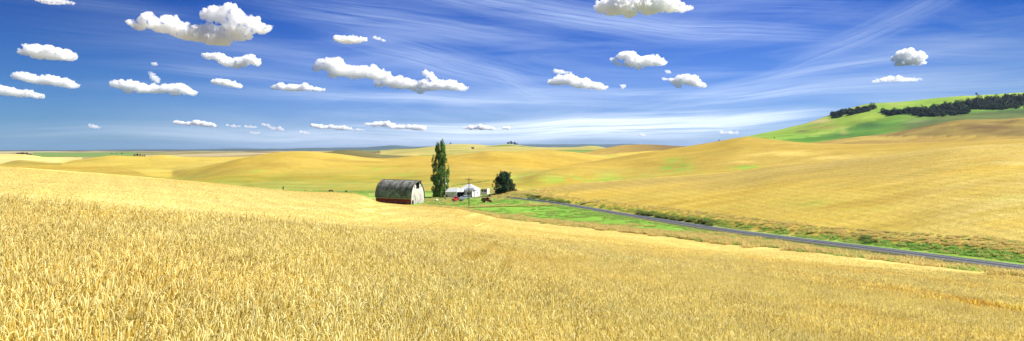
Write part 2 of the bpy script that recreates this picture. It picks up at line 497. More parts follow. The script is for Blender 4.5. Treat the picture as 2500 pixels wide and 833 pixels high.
# ------------------------------------------------------------------ ground sheet
def field_color(X, Y, zone, px, z):
    """albedo of each field by its place on the plan"""
    n = len(X)
    yy = HY - (z - CZ) / np.maximum(Y, 3) * F
    c = np.zeros((n, 3))
    def put(mask, col):
        c[mask] = col
    GOLD = np.array((.47, .370, .075)); PALE = np.array((.56, .465, .18)); ORNG = np.array((.385, .282, .05))
    GRASS = np.array((.165, .33, .045)); DRY = np.array((.40, .335, .125)); OLIV = np.array((.25, .225, .055))
    c[:] = GOLD
    put(zone <= 4, PALE)
    mid = sstep(700, 1500, px)[:, None]
    near = zone <= 4
    c[near] = (PALE * (1 - mid) + (GOLD * .35 + PALE * .65) * mid)[near]
    n1 = fbm(X / 14, Y / 14, o=4, seed=31); n2 = fbm(X / 60, Y / 60, o=3, seed=37)
    n3 = fbm(X / 3, Y / 3, o=3, seed=41)
    rd = np.where(px >= 1200, Y - roadD(np.clip(px, 1200, 3100)), -999)
    # farm green and road verges
    g = (zone == 5) & (px > 880)
    put(g, DRY)
    a = sstep(-.25, .35, n1 + n3 * .5)[:, None]
    lawn = ((zone == 6)) & (px > 880)
    c[lawn] = (GRASS * a + (GRASS * .8 + DRY * .2) * (1 - a))[lawn]
    edge = (zone == 5) & (px > 880)
    t5 = (Y - colat(TD, px)[5]) / np.maximum(colat(TD, px)[6] - colat(TD, px)[5], 1)
    k = sstep(.04, .20, t5 + n1 * .14 + .10 * sstep(1500, 1250, px) * 0)[:, None] * (1 - sstep(1650, 2050, px) * .75)[:, None]
    c[edge] = (DRY * (1 - k) + GRASS * k)[edge]
    strip = (px > 1230) & (rd > -9) & (rd < 0)
    c[strip] = (np.array((.17, .29, .06)) * a + np.array((.36, .33, .10)) * (1 - a))[strip]
    verge = (zone == 7) & (px > 1240) & (rd < 7)
    vd = (zone == 7) & (px > 1240) & ~verge; c[vd] = (GOLD * .95)[None, :]
    c[verge] = (np.array((.26, .33, .06)) * a + np.array((.42, .35, .11)) * (1 - a))[verge]
    yard = (zone == 7) & (px > 880) & (px <= 1240)
    c[yard] = (GRASS * a + np.array((.30, .33, .09)) * (1 - a))[yard]
    # valley floor strip
    vf = ((zone == 6) | (zone == 7)) & (px <= 900)
    c[vf] = np.array((.16, .27, .05))
    vs = (zone == 8) & (px <= 1240) & (Y < colat(TD, px)[8] + 22)
    c[vs] = (np.array((.15, .28, .05)) * a + np.array((.38, .34, .10)) * (1 - a))[vs]
    back = (zone == 8) & (px > 930) & (px <= 1260) & ~vs
    b2 = sstep(-.2, .3, n1 + .6 * n2)[:, None]
    c[back] = (np.array((.26, .30, .07)) * (1 - b2) + ORNG * .95 * b2)[back]
    # hill behind left: greener lower slopes
    hc = (zone >= 8) & (zone <= 12) & ((px < 1240) | ((zone == 12) & (px < 1520))) & ~vs & ~back
    low = sstep(398, 462, yy)[:, None] * (1 - sstep(880, 1250, px) * .55)[:, None]
    mixn = np.clip(low * (.95 + 1.0 * n1[:, None]) + .25 * n2[:, None], 0, 1)
    c[hc] = (ORNG * (1 - mixn) + np.array((.25, .26, .05)) * mixn)[hc]
    hd = ((zone == 13) | (zone == 14)) & (px < 700)
    md = np.clip(.35 + .8 * n2 + .5 * n1, 0, 1)[:, None] * sstep(382, 392, yy)[:, None]
    c[hd] = (GOLD * (1 - md) + np.array((.36, .29, .06)) * md)[hd]
    dk = hd & (px < 150)
    c[dk] = np.array((.30, .245, .05))
    # olive knoll, brown knoll
    put(((zone == 14) | (zone == 15)) & (px > 760) & (px < 1010), np.array((.135, .125, .05)))
    kb = ((zone == 14) | (zone == 15)) & (px > 1400) & (px < 1700)
    tt = sstep(1440, 1660, px)[:, None]
    c[kb] = (np.array((.40, .29, .075)) * (1 - tt) + np.array((.17, .12, .05)) * tt)[kb]
    # right hill faces
    c[hc] = c[hc]
    rh = ((zone == 8) | (zone == 9) | (zone == 10)) & (px >= 1260)
    st = fbm(X / 30 + n2, Y / 9, o=4, seed=53)
    q = sstep(-.1, .5, st)[:, None]
    c[rh] = (GOLD * (1 - q) + (ORNG * .6 + GOLD * .4) * q)[rh]
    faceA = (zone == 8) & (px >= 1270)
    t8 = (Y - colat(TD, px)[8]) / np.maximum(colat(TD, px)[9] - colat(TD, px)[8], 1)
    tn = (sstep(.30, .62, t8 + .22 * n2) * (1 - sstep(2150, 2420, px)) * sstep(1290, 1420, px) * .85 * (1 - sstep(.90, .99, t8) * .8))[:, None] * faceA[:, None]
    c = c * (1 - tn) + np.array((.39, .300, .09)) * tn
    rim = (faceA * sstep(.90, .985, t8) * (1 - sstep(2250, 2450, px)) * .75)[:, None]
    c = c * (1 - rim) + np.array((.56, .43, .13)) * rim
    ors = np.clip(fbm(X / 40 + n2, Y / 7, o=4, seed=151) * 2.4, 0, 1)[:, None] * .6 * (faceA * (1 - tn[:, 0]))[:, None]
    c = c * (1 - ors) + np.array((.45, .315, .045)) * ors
    pt = (rh & (px > 2150))
    q2 = (sstep(2100, 2450, px) * sstep(-.35, .25, n1 + .5 * st))[:, None]
    c[pt] = (c * (1 - q2 * .55) + PALE * q2 * .55)[pt]
    rb = ((zone == 10) | (zone == 11)) & (px >= 1240)
    lowb = (sstep(405, 436, yy) * (1 - sstep(1500, 1900, px)) * .9)[:, None] * np.clip(.65 + 1.2 * n1, 0, 1)[:, None]
    c[rb] = (ORNG * .95 * (1 - lowb) + np.array((.30, .33, .06)) * lowb)[rb]
    # green weeds in the right hill
    for (qx, qy, sx, sy, am, z0, z1) in ((1650, 405, 34, 16, 1.3, 9, 12), (1820, 409, 40, 5, .8, 9, 12), (1830, 408, 22, 6, .6, 9, 12), (1950, 495, 70, 8, .5, 8, 9), (2080, 510, 90, 7, .35, 8, 9), (2440, 470, 90, 20, .4, 8, 9),
                                         (620, 420, 40, 8, .45, 8, 12), (920, 412, 45, 8, .5, 8, 12), (980, 425, 40, 6, .45, 8, 12), (1430, 440, 110, 6, .7, 9, 12), (1490, 381, 18, 3, .6, 11, 13)):
        w = np.exp(-((px - qx) / sx) ** 2 - ((yy - qy) / sy) ** 2) * am * np.clip(.5 + 1.8 * n1 + n3, 0, 1.3) * ((zone >= z0) & (zone <= z1))
        w = np.clip(w, 0, 1)[:, None]
        c = c * (1 - w) + np.array((.20, .33, .04)) * w
    for (qx, qy, sx, sy, am) in ((1900, 376, 90, 7, .6), (2050, 384, 110, 5, .5), (1840, 395, 120, 5, .35), (2420, 450, 130, 20, .5)):
        w = (np.exp(-((px - qx) / sx) ** 2 - ((yy - qy + .03 * (px - qx)) / sy) ** 2) * am * np.clip(.8 + n1, 0, 1) * ((zone >= 8) & (zone <= 12) & (px > 1500)))[:, None]
        c = c * (1 - w) + np.array((.66, .53, .17)) * w
    # dark bare patch in the left field
    w = np.exp(-((px - 602) / 24) ** 2 - ((yy - 537) / 5) ** 2) * ((zone >= 3) & (zone <= 5)); w = np.clip(w * (1.1 + n1), 0, .8)[:, None]
    c = c * (1 - w) + np.array((.30, .21, .05)) * w
    # pale swathes in the left field
    w = np.clip(fbm(X / 26 + 4, Y / 60, o=3, seed=61) * 1.6, 0, 1) * ((zone >= 2) & (zone <= 5) & (px < 1000)) * .5
    w = w[:, None]; c = c * (1 - w) + np.array((.70, .53, .16)) * w
    # far pale hill, farther patchwork
    e_ = (zone >= 15) & (zone <= 17) & (px < 200)
    c[e_] = np.array((.52, .43, .17))
    far = (zone >= 16) & (px < 1760) & ~e_
    cell = vnoise(np.floor(X / 420 + .35 * fbm(X / 900, Y / 900, seed=5)) * 3.7, np.floor(Y / (380 + 0 * Y) + .3 * fbm(X / 700, Y / 700, seed=6)) * 5.3, seed=71)
    pal = np.array([(.60, .48, .26), (.50, .41, .20), (.20, .27, .08), (.46, .36, .15), (.58, .50, .30), (.24, .17, .08), (.28, .30, .10), (.56, .47, .26)])
    c[far] = (pal * .62)[np.clip(((cell + 1) * 4).astype(int), 0, 7)][far]
    plat = (zone >= 16) & (zone <= 19) & (px > 930) & (px < 1520)
    st2 = np.clip(.5 + 1.2 * fbm(X / 260, Y / 110, o=3, seed=77), 0, 1)[:, None]
    c[plat] = (np.array((.30, .29, .08)) * (1 - st2) + np.array((.40, .34, .12)) * st2)[plat]
    ditch = np.abs(yy - np.interp(px, (1105, 1150, 1192), (454, 447, 441.5))) < 1.0
    c[ditch & (px > 1100) & (px < 1195) & (zone >= 8) & (zone <= 12)] = (.10, .16, .03)
    gp = plat & (fbm(X / 210, Y / 160, o=2, seed=79) > .28); c[gp] = (.13, .22, .045)
    gl = (zone >= 17) & (zone <= 19) & (px > 80) & (px < 330) & (yy > 372.5) & (yy < 384); c[gl] = np.array((.14, .22, .06))
    bh = (zone >= 21); c[bh] = (.05, .075, .06)
    # butte: brown stubble in front, green grain above
    bb = (zone >= 13) & (zone <= 15) & (px > 1880)
    q = np.clip(.5 - .5 * sstep(2200, 2450, px) * sstep(322, 300, yy) * 0 + 1.6 * fbm(X / 60, Y / 22, o=4, seed=83), 0, 1)[:, None]
    c[bb] = (np.array((.125, .078, .026)) * (1 - q) + np.array((.235, .18, .042)) * q)[bb]
    lo_ = bb & (yy > 333)
    c[lo_] = (np.array((.35, .26, .055)) * q + np.array((.27, .185, .045)) * (1 - q))[lo_]
    bt = (zone >= 16) & (px >= 1760) & (zone <= 20)
    c[bt] = (np.array((.20, .40, .055)))
    q = np.clip(.5 + 1.2 * fbm(X / 90, Y / 90, o=3, seed=89), 0, 1)[:, None]
    c[bt] = (np.array((.065, .18, .015)) * (1 - q) + np.array((.15, .29, .03)) * q)[bt]
    ln = (px - 2040) * .0 + np.interp(px, (1900, 2000, 2120, 2200, 2320, 2420, 2500), (345, 335, 300, 276, 262, 252, 246))
    hi = bt & (yy < ln - 2)
    c[hi] = (np.array((.25, .36, .05)) * q + np.array((.17, .31, .03)) * (1 - q))[hi]
    olive_strip = bt * sstep(-3, 4, yy - np.interp(px, (2100, 2200, 2280, 2400, 2500), (330, 304, 286, 273, 266)) + 5 * n1) * sstep(2130, 2260, px)  # lower slope blended towards a darker olive green
    c = c * (1 - olive_strip[:, None] * .9) + (np.array((.045, .075, .02)) * (1 - q) + np.array((.09, .12, .03)) * q) * olive_strip[:, None] * .9
    for (qx, qy, sx, sy, am, cc) in ((2010, 312, 45, 4.5, .8, (.30, .25, .08)), (1960, 321, 16, 3, .9, (.14, .12, .05)), (2000, 297, 30, 6, .8, (.52, .42, .18)), (2060, 322, 10, 8, .5, (.42, .36, .12)),
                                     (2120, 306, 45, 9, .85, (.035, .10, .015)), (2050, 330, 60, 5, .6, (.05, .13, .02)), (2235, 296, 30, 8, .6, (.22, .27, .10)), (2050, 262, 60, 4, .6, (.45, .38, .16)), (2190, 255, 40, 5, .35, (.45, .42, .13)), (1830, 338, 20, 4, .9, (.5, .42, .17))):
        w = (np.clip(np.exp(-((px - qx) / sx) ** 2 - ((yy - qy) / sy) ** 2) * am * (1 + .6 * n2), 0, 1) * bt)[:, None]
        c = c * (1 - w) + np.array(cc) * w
    # broad natural tone change
    lay = fbm(X / 55 + 1.2 * n2, Y / 11 + 2.2 * n2, o=4, seed=131) * sstep(60, 140, Y) * (1 - sstep(1500, 2500, Y))
    lay2 = fbm(X / 170, Y / 45, o=3, seed=137) * sstep(120, 300, Y)
    c *= (1 + .10 * n2 + .07 * n1 + .05 * n3 + .13 * lay + .13 * lay2)[:, None]
    c[:, 0] *= 1 - .05 * lay2; c[:, 2] *= 1 + .3 * lay2
    c[:, 2] *= .78; c[:, 1] *= .935; c[:, 0] *= .985
    return np.clip(c, 0, 1)


AP = 60.0
ycol = np.concatenate([np.linspace(-58, -2, 12), np.arange(0, 24, .4), 24 * 1.0115 ** np.arange(0, 612)])
ycol = ycol[ycol < 25900]
scol = np.concatenate([np.linspace(-1.9, -.95, 60, endpoint=False), np.linspace(-.95, .95, 1200, endpoint=False), np.linspace(.95, 1.9, 61)])
YY, SS = np.meshgrid(ycol, scol, indexing='ij')
XX = SS * (YY + AP * np.exp(-np.maximum(YY, 0) / 400))
gz, gzone, gpx = surf(XX, YY)
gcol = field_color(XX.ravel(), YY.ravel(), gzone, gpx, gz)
iswheat_near = (gzone <= 4)
soil = canopy(YY.ravel())
# taper the crop height to nothing at the field edge
t5 = (YY.ravel() - colat(TD, gpx)[5])
gz2 = gz - np.where(t5 < 0, soil, soil * 0) * 1.0 - np.where((t5 >= 0) & (t5 < 6), soil * (1 - np.clip(t5 / 6, 0, 1)), 0)
ny, ns = YY.shape
idx = np.arange(ny * ns).reshape(ny, ns)
q = np.stack([idx[:-1, :-1], idx[:-1, 1:], idx[1:, 1:], idx[1:, :-1]], -1).reshape(-1, 4)

gm = bpy.data.materials.new('farmland'); gm.use_nodes = True
T = NT(gm.node_tree)
geo = T.n('ShaderNodeNewGeometry')
ca = T.n('ShaderNodeVertexColor', layer_name='tone')
pos = geo.outputs['Position']
n_a = T.noise(pos, .9, 6, .7)
n_b = T.noise(T.n('ShaderNodeMapping', {'Vector': pos, 'Scale': (.05, .16, .05)}).outputs[0], 1., 5, .6, .6)
n_c = T.noise(pos, 4.5, 3, .7)
n_d = T.noise(T.n('ShaderNodeMapping', {'Vector': pos, 'Scale': (.012, .03, .012)}).outputs[0], 1., 5, .6, .8)
v = T.m('MULTIPLY', T.mapr(n_a, .3, .7, .80, 1.2), T.mapr(n_b, .3, .7, .88, 1.12))
v = T.m('MULTIPLY', v, T.mapr(n_c, .3, .7, .84, 1.16))
v = T.m('MULTIPLY', v, T.mapr(n_d, .32, .68, .9, 1.1))
wv = T.n('ShaderNodeTexWave', {'Vector': T.n('ShaderNodeMapping', {'Vector': pos, 'Scale': (.012, .012, .55)}).outputs[0], 'Scale': 1., 'Distortion': 2.2, 'Detail': 3., 'Detail Scale': 1.2}, bands_direction='Z')
v = T.m('MULTIPLY', v, T.mapr(wv.outputs['Fac'], 0., 1., .935, 1.05))
wv2 = T.n('ShaderNodeTexWave', {'Vector': T.n('ShaderNodeMapping', {'Vector': pos, 'Scale': (.05, .05, 2.4)}).outputs[0], 'Scale': 1., 'Distortion': 1.5, 'Detail': 2.}, bands_direction='Z')
v = T.m('MULTIPLY', v, T.mapr(wv2.outputs['Fac'], 0., 1., .96, 1.03))
vc = T.n('ShaderNodeCombineXYZ', {0: v, 1: v, 2: T.m('MULTIPLY', v, T.mapr(n_b, .3, .7, .85, 1.15))})
colr = T.mix(1., ca.outputs[0], vc.outputs[0], 'MULTIPLY')
bmp = T.n('ShaderNodeBump', {'Strength': .35, 'Distance': .25, 'Height': T.m('ADD', n_a, T.m('MULTIPLY', n_c, .5))})
pr = T.n('ShaderNodeBsdfPrincipled', {'Base Color': colr, 'Roughness': .9, 'Specular IOR Level': .1, 'Normal': bmp.outputs[0]})
T.n('ShaderNodeOutputMaterial', {'Surface': pr})
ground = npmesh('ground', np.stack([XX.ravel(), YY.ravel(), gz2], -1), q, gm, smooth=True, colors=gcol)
ground['kind'] = 'structure'

# ------------------------------------------------------------------ road
asph = bpy.data.materials.new('asphalt'); asph.use_nodes = True
T = NT(asph.node_tree)
tcd = T.n('ShaderNodeTexCoord')
na = T.noise(tcd.outputs['Object'], 1.2, 5, .7)
ca = T.n('ShaderNodeVertexColor', layer_name='tone')
vv = T.mapr(na, .3, .7, .82, 1.18)
cc = T.mix(1., ca.outputs[0], T.n('ShaderNodeCombineXYZ', {0: vv, 1: vv, 2: vv}).outputs[0], 'MULTIPLY')
pr = T.n('ShaderNodeBsdfPrincipled', {'Base Color': cc, 'Roughness': .75, 'Specular IOR Level': .3})
T.n('ShaderNodeOutputMaterial', {'Surface': pr})
pxs = np.linspace(1262, 3100, 260)
rX = (pxs - CX) / F * roadD(pxs); rY = roadD(pxs)
# run it back past the lawn to the yard and the barn
tail = [(-32, 296), (-24, 300), (-15, 300.5), (-8, 298), (-2, 292)]
tx = np.array([t[0] for t in tail], float); ty = np.array([t[1] for t in tail], float)
tt = np.linspace(0, len(tail) - 1, 30)
cx_ = np.concatenate([np.interp(tt, range(len(tail)), tx), rX]); cy_ = np.concatenate([np.interp(tt, range(len(tail)), ty), rY])
for _ in range(12):
    cx_[1:-1] = (cx_[:-2] + 2 * cx_[1:-1] + cx_[2:]) / 4; cy_[1:-1] = (cy_[:-2] + 2 * cy_[1:-1] + cy_[2:]) / 4
tg = np.stack([np.gradient(cx_), np.gradient(cy_)], -1); tg /= np.linalg.norm(tg, axis=1)[:, None]
nr = np.stack([-tg[:, 1], tg[:, 0]], -1)
cz_ = surf(cx_, cy_)[0]
ker = np.ones(15) / 15; cz_ = np.convolve(np.pad(cz_, 7, mode='edge'), ker, 'valid')
wid = np.where(np.arange(len(cx_)) < 30, 1.5, 2.2)
wid = np.convolve(np.pad(wid, 7, mode='edge'), ker, 'valid')
prof = [(-1.5, -.7), (-1.12, .10), (-1.0, .16), (-.96, .165), (-.90, .17), (-.05, .20), (.05, .20), (.90, .17), (.96, .165), (1.0, .16), (1.12, .10), (1.5, -.7)]
pc = [(.16, .20, .06), (.22, .21, .09), (.11, .115, .12), (.09, .095, .105), (.040, .044, .048), (.034, .038, .042), (.034, .038, .042), (.075, .08, .092), (.09, .095, .105), (.11, .115, .12), (.22, .21, .09), (.16, .20, .06)]
rv, rc = [], []
for (u, h), c_ in zip(prof, pc):
    rv.append(np.stack([cx_ + nr[:, 0] * u * wid, cy_ + nr[:, 1] * u * wid, cz_ + h], -1)); rc.append(np.tile(c_, (len(cx_), 1)))
rv = np.stack(rv, 1).reshape(-1, 3); rc = np.stack(rc, 1).reshape(-1, 3)
m_ = len(prof); ii = np.arange(len(cx_) * m_).reshape(-1, m_)
rq = np.stack([ii[:-1, :-1], ii[:-1, 1:], ii[1:, 1:], ii[1:, :-1]], -1).reshape(-1, 4)
road = npmesh('road', rv, rq, asph, colors=rc, smooth=True)
road['kind'] = 'structure'
# painted centre line, worn edge lines
paint = mat('road_paint', (.70, .70, .66), (.35, .36, .36), 2.5, .7)
for u0, u1, nm in ((-.028, .028, 'road_centre_line'), (.86, .90, 'road_edge_line'), (-.90, -.86, 'road_edge_line')):
    a = np.stack([cx_ + nr[:, 0] * u0 * wid, cy_ + nr[:, 1] * u0 * wid, cz_ + .206 - .03 * (abs(u0) > .5)], -1)[45:]
    b = np.stack([cx_ + nr[:, 0] * u1 * wid, cy_ + nr[:, 1] * u1 * wid, cz_ + .206 - .03 * (abs(u0) > .5)], -1)[45:]
    V = np.stack([a, b], 1).reshape(-1, 3); jj = np.arange(len(a) * 2).reshape(-1, 2)
    o = npmesh(nm, V, np.stack([jj[:-1, 0], jj[:-1, 1], jj[1:, 1], jj[1:, 0]], -1), paint)
    o['kind'] = 'structure'

# ------------------------------------------------------------------ wheat
wm = bpy.data.materials.new('ripe_wheat'); wm.use_nodes = True
T = NT(wm.node_tree)
geo = T.n('ShaderNodeNewGeometry'); pos = geo.outputs['Position']
ca = T.n('ShaderNodeVertexColor', layer_name='tone')
na = T.noise(T.n('ShaderNodeMapping', {'Vector': pos, 'Scale': (.10, .035, .0)}).outputs[0], 1., 4, .6, .7)
nb = T.noise(pos, .45, 4, .65)
hue = T.mix(T.mapr(na, .4, .68), (1.0, 1.0, 1.0, 1), (1.0, .93, .76, 1))
cc = T.mix(1., ca.outputs[0], hue, 'MULTIPLY')
sg = T.n('ShaderNodeMapping', {'Vector': T.n('ShaderNodeVectorMath', {0: pos, 1: (1, 1, 0)}, operation='MULTIPLY').outputs[0]}, vector_type='TEXTURE')
sg.inputs['Location'].default_value = (27.5, 37.3, 0); sg.inputs['Rotation'].default_value = (0, 0, R(-44)); sg.inputs['Scale'].default_value = (10., 1.5, 1)
sl = T.n('ShaderNodeVectorMath', {0: sg}, operation='LENGTH')
cc = T.mix(T.mapr(sl.outputs['Value'], 1., .2, 0., .8, True), cc, T.mix(1., cc, (1.0, .84, .5, 1), 'MULTIPLY'))
vv = T.mapr(nb, .3, .7, .86, 1.12)
cc = T.mix(1., cc, T.n('ShaderNodeCombineXYZ', {0: vv, 1: vv, 2: vv}).outputs[0], 'MULTIPLY')
df = T.n('ShaderNodeBsdfPrincipled', {'Base Color': cc, 'Roughness': .6, 'Specular IOR Level': .25})
tr = T.n('ShaderNodeBsdfTranslucent', {'Color': cc})
mx = T.n('ShaderNodeMixShader', {0: .52, 1: df, 2: tr})
T.n('ShaderNodeOutputMaterial', {'Surface': mx})


def wheat_patch(name, size, n, lod, seed):
    g = np.random.default_rng(seed)
    V, Q, K = [], [], []
    nv = 0
    def add(v, f, c):
        nonlocal nv
        V.append(v); Q.append(np.asarray(f) + nv); K.append(c); nv += len(v)
    for _ in range(n):
        x, y = g.uniform(-.5, .5, 2) * size
        ht = g.normal(.79, .085) * (1 if g.random() > .05 else 1.09)
        lean = g.uniform(0, 2 * math.pi); la = abs(g.normal(0, .15))
        dxy = np.array((math.cos(lean), math.sin(lean)))
        tone = g.uniform(.80, 1.12)
        ripe = g.random()
        head = np.array((.91, .82, .40)) * tone if ripe > .2 else np.array((.80, .65, .21)) * tone
        stem = np.array((.81, .65, .165)) * tone * g.uniform(.8, 1.1)
        top = np.array((x + dxy[0] * la, y + dxy[1] * la, ht))
        if lod == 0:
            w = .0022
            side = np.array((-dxy[1], dxy[0], 0)); fa = g.uniform(0, math.pi); side = np.array((math.cos(fa), math.sin(fa), 0))
            pts = [np.array((x, y, 0)), np.array((x + dxy[0] * la * .3, y + dxy[1] * la * .3, ht * .5)), top]
            vv_ = np.array([p + s_ * side * w for p in pts for s_ in (-1, 1)])
            add(vv_, [(0, 1, 3, 2), (2, 3, 5, 4)], np.array([stem * .8, stem * .8, stem, stem, stem, stem]))
            # leaf blades
            for _l in range(2):
                lz = ht * g.uniform(.3, .78); a = g.uniform(0, 2 * math.pi); L = g.uniform(.10, .24)
                d2 = np.array((math.cos(a), math.sin(a), 0)); sd_ = np.array((-d2[1], d2[0], 0)) * .0045
                p0 = np.array((x, y, lz)); p1 = p0 + d2 * L * .4 + np.array((0, 0, L * .55)); p2 = p0 + d2 * L * .95 + np.array((0, 0, L * g.uniform(-.3, .5)))
                lc = np.array((.79, .62, .16)) * g.uniform(.7, 1.15)
                add(np.array([p0 - sd_, p0 + sd_, p1 - sd_, p1 + sd_, p2 - sd_ * .2, p2 + sd_ * .2]), [(0, 1, 3, 2), (2, 3, 5, 4)], np.tile(lc, (6, 1)))
        # ear: spindle that bends over
        L = g.uniform(.062, .095); droop = g.uniform(.1, 1.1) if g.random() < .68 else g.uniform(1.1, 2.5)
        hw = g.uniform(.0040, .0055)
        rings = {0: 6, 1: 3, 2: 3}[lod]; seg = {0: 5, 1: 3, 2: 3}[lod]
        if lod >= 1: hw *= 1.5; droop = g.uniform(.8, 2.2); la += .25; head = head * 1.04
        if lod == 2: hw *= 1.8; L *= 1.4
        p = top.copy(); ang = la * .8; step = L / (rings - 1)
        rr = []
        d3 = np.array((dxy[0], dxy[1], 0)); sidev = np.array((-dxy[1], dxy[0], 0))
        for r_ in range(rings):
            t = r_ / (rings - 1)
            dirv = d3 * math.sin(ang) + np.array((0, 0, math.cos(ang)))
            nrm = d3 * math.cos(ang) - np.array((0, 0, math.sin(ang)))
            rad = hw * (math.sin(math.pi * min(1, .18 + t * .80)) ** .6) * (1 + .25 * (r_ % 2) * (lod == 0))
            for s_ in range(seg):
                th = 2 * math.pi * s_ / seg
                rr.append(p + (nrm * math.cos(th) * .75 + sidev * math.sin(th)) * rad)
            p = p + dirv * step; ang += droop / (rings - 1)
        f = [(a * seg + s_, a * seg + (s_ + 1) % seg, (a + 1) * seg + (s_ + 1) % seg, (a + 1) * seg + s_) for a in range(rings - 1) for s_ in range(seg)]
        add(np.array(rr), f, np.tile(head, (len(rr), 1)))
        if lod == 1:      # stem as one blade
            a = g.uniform(0, math.pi); sd_ = np.array((math.cos(a), math.sin(a), 0)) * .005
            base_ = np.array((x, y, .15))
            add(np.array([base_ - sd_, base_ + sd_, top + sd_, top - sd_]), [(0, 1, 2, 3)], np.array([stem, stem, stem, stem]))
        if lod == 2:
            a = g.uniform(0, math.pi); sd_ = np.array((math.cos(a), math.sin(a), 0)) * .035
            base_ = np.array((x, y, ht * .4))
            add(np.array([base_ - sd_, base_ + sd_, top + sd_ * .5, top - sd_ * .5]), [(0, 1, 2, 3)], np.array([stem, stem, stem, stem]) * 1.05)
    o = npmesh(name, np.concatenate(V), np.concatenate(Q), wm, parent=False, colors=np.concatenate(K))
    return o


def tuft_patch(name, size, n, hgt, w, seed, cols, base=-.05, lean=.35):
    """coarse blades for the distance or for rough grass"""
    g = np.random.default_rng(seed)
    x, y = g.uniform(-.5, .5, (2, n)) * size
    a = g.uniform(0, 2 * math.pi, n); h = hgt * g.uniform(.55, 1.2, n); b = g.uniform(0, 2 * math.pi, n); l = h * lean * g.random(n)
    ww = w * g.uniform(.6, 1.3, n)
    V = np.zeros((n, 4, 3))
    sx, sy = np.cos(a) * ww, np.sin(a) * ww
    for k, (s_, top) in enumerate(((-1, 0), (1, 0), (.35, 1), (-.35, 1))):
        V[:, k, 0] = x + sx * s_ + top * l * np.cos(b); V[:, k, 1] = y + sy * s_ + top * l * np.sin(b); V[:, k, 2] = base + top * (h - base)
    cc = np.array(cols)[g.integers(0, len(cols), n)] * g.uniform(.78, 1.15, n)[:, None]
    K = np.repeat(cc, 4, 0)
    return V.reshape(-1, 3), np.arange(n * 4).reshape(n, 4), K


WH = [(.66, .55, .19), (.64, .53, .18), (.60, .48, .15)]
near_cols = 4
sources = []
for s_ in range(5): sources.append(wheat_patch('wheat_near', .5, 205, 0, 100 + s_))
for s_ in range(3): sources.append(wheat_patch('wheat_mid', 1.0, 440, 1, 200 + s_))
for s_ in range(3): sources.append(wheat_patch('wheat_back', 2.0, 1300, 2, 300 + s_))
for s_ in range(3):
    v_, f_, k_ = tuft_patch('t', 6.0, 420, .09, .045, 400 + s_, WH, base=-.02, lean=4.0)
    sources.append(npmesh('wheat_far', v_, f_, wm, parent=False, colors=k_))

SETS = {0: (0, 5), 1: (5, 3), 2: (8, 3), 3: (11, 3)}
pts, rots, scs, idxs = [], [], [], []


def scatter(size, dmin, dmax, lod, wheatmask, tilt):
    xs = np.arange(-dmax * .9 - 4, dmax * .9 + 4, size); ys = np.arange(-3 if lod == 0 else dmin - 3, dmax + 1, size)
    X, Y = np.meshgrid(xs, ys); X = X.ravel(); Y = Y.ravel()
    dist = np.hypot(X, Y)
    keep = (dist < dmax) & (dist >= dmin) & (np.abs(X) < np.maximum(Y, 0) * .86 + 2.5 + size)
    if lod == 0: keep &= (dist > .9)
    X, Y = X[keep], Y[keep]
    if len(X) == 0: return
    z, zone, px = surf(X, Y)
    k = wheatmask(X, Y, zone, px)
    X, Y, z = X[k], Y[k], z[k]
    e = size * .5
    zx = (surf(X + e, Y)[0] - surf(X - e, Y)[0]) / (2 * e); zy = (surf(X, Y + e)[0] - surf(X, Y - e)[0]) / (2 * e)
    n = len(X)
    yaw = rng.integers(0, 4, n) * math.pi / 2
    wn1 = fbm(X / 3.1, Y / 3.1, o=3, seed=201); wn2 = fbm(X / 3.1, Y / 3.1, o=3, seed=205); wn3 = fbm(X / 5.5, Y / 5.5, o=3, seed=209)
    s0, sn = SETS[lod]
    can = canopy(Y)
    zz = z - can if lod < 3 else z
    if lod == 2: zz = z - .84 - .10 * sstep(50, 84, Y)
    for i in range(n):
        if tilt:
            nrm = Vector((-zx[i], -zy[i], 1)).normalized()
            qd = Vector((0, 0, 1)).rotation_difference(nrm) @ Matrix.Rotation(yaw[i], 4, 'Z').to_quaternion()
            rots.append(tuple(qd.to_euler()))
        else:
            ax_, ay_ = .26 * wn1[i], .26 * wn2[i]
            qd = Matrix.Rotation(ax_, 4, 'X').to_quaternion() @ Matrix.Rotation(ay_ + .05, 4, 'Y').to_quaternion() @ Matrix.Rotation(yaw[i], 4, 'Z').to_quaternion()
            rots.append(tuple(qd.to_euler()))
        pts.append((X[i], Y[i], zz[i]))
        scs.append(rng.uniform(.95, 1.06) * (1 + .13 * wn3[i])); idxs.append(s0 + int(rng.integers(0, sn)))


def fieldmask(margin):
    def f(X, Y, zone, px):
        d5 = colat(TD, px)[5]
        return (Y < d5 - margin)
    return f


def fieldmask_far(X, Y, zone, px):
    d5 = colat(TD, px)[5]; T8 = colat(TD, px)
    a = (Y < d5 - 3.5)
    b = (zone >= 8) & (px > 1290) & (Y > T8[8] + 4) & (zone <= 10)
    return a | b


scatter(.5, 0, 15, 0, fieldmask(1), False)
scatter(1.0, 15, 42, 1, fieldmask(1), False)
scatter(2.0, 42, 84, 2, fieldmask(1.5), True)
scatter(6.0, 70, 345, 3, fieldmask_far, True)


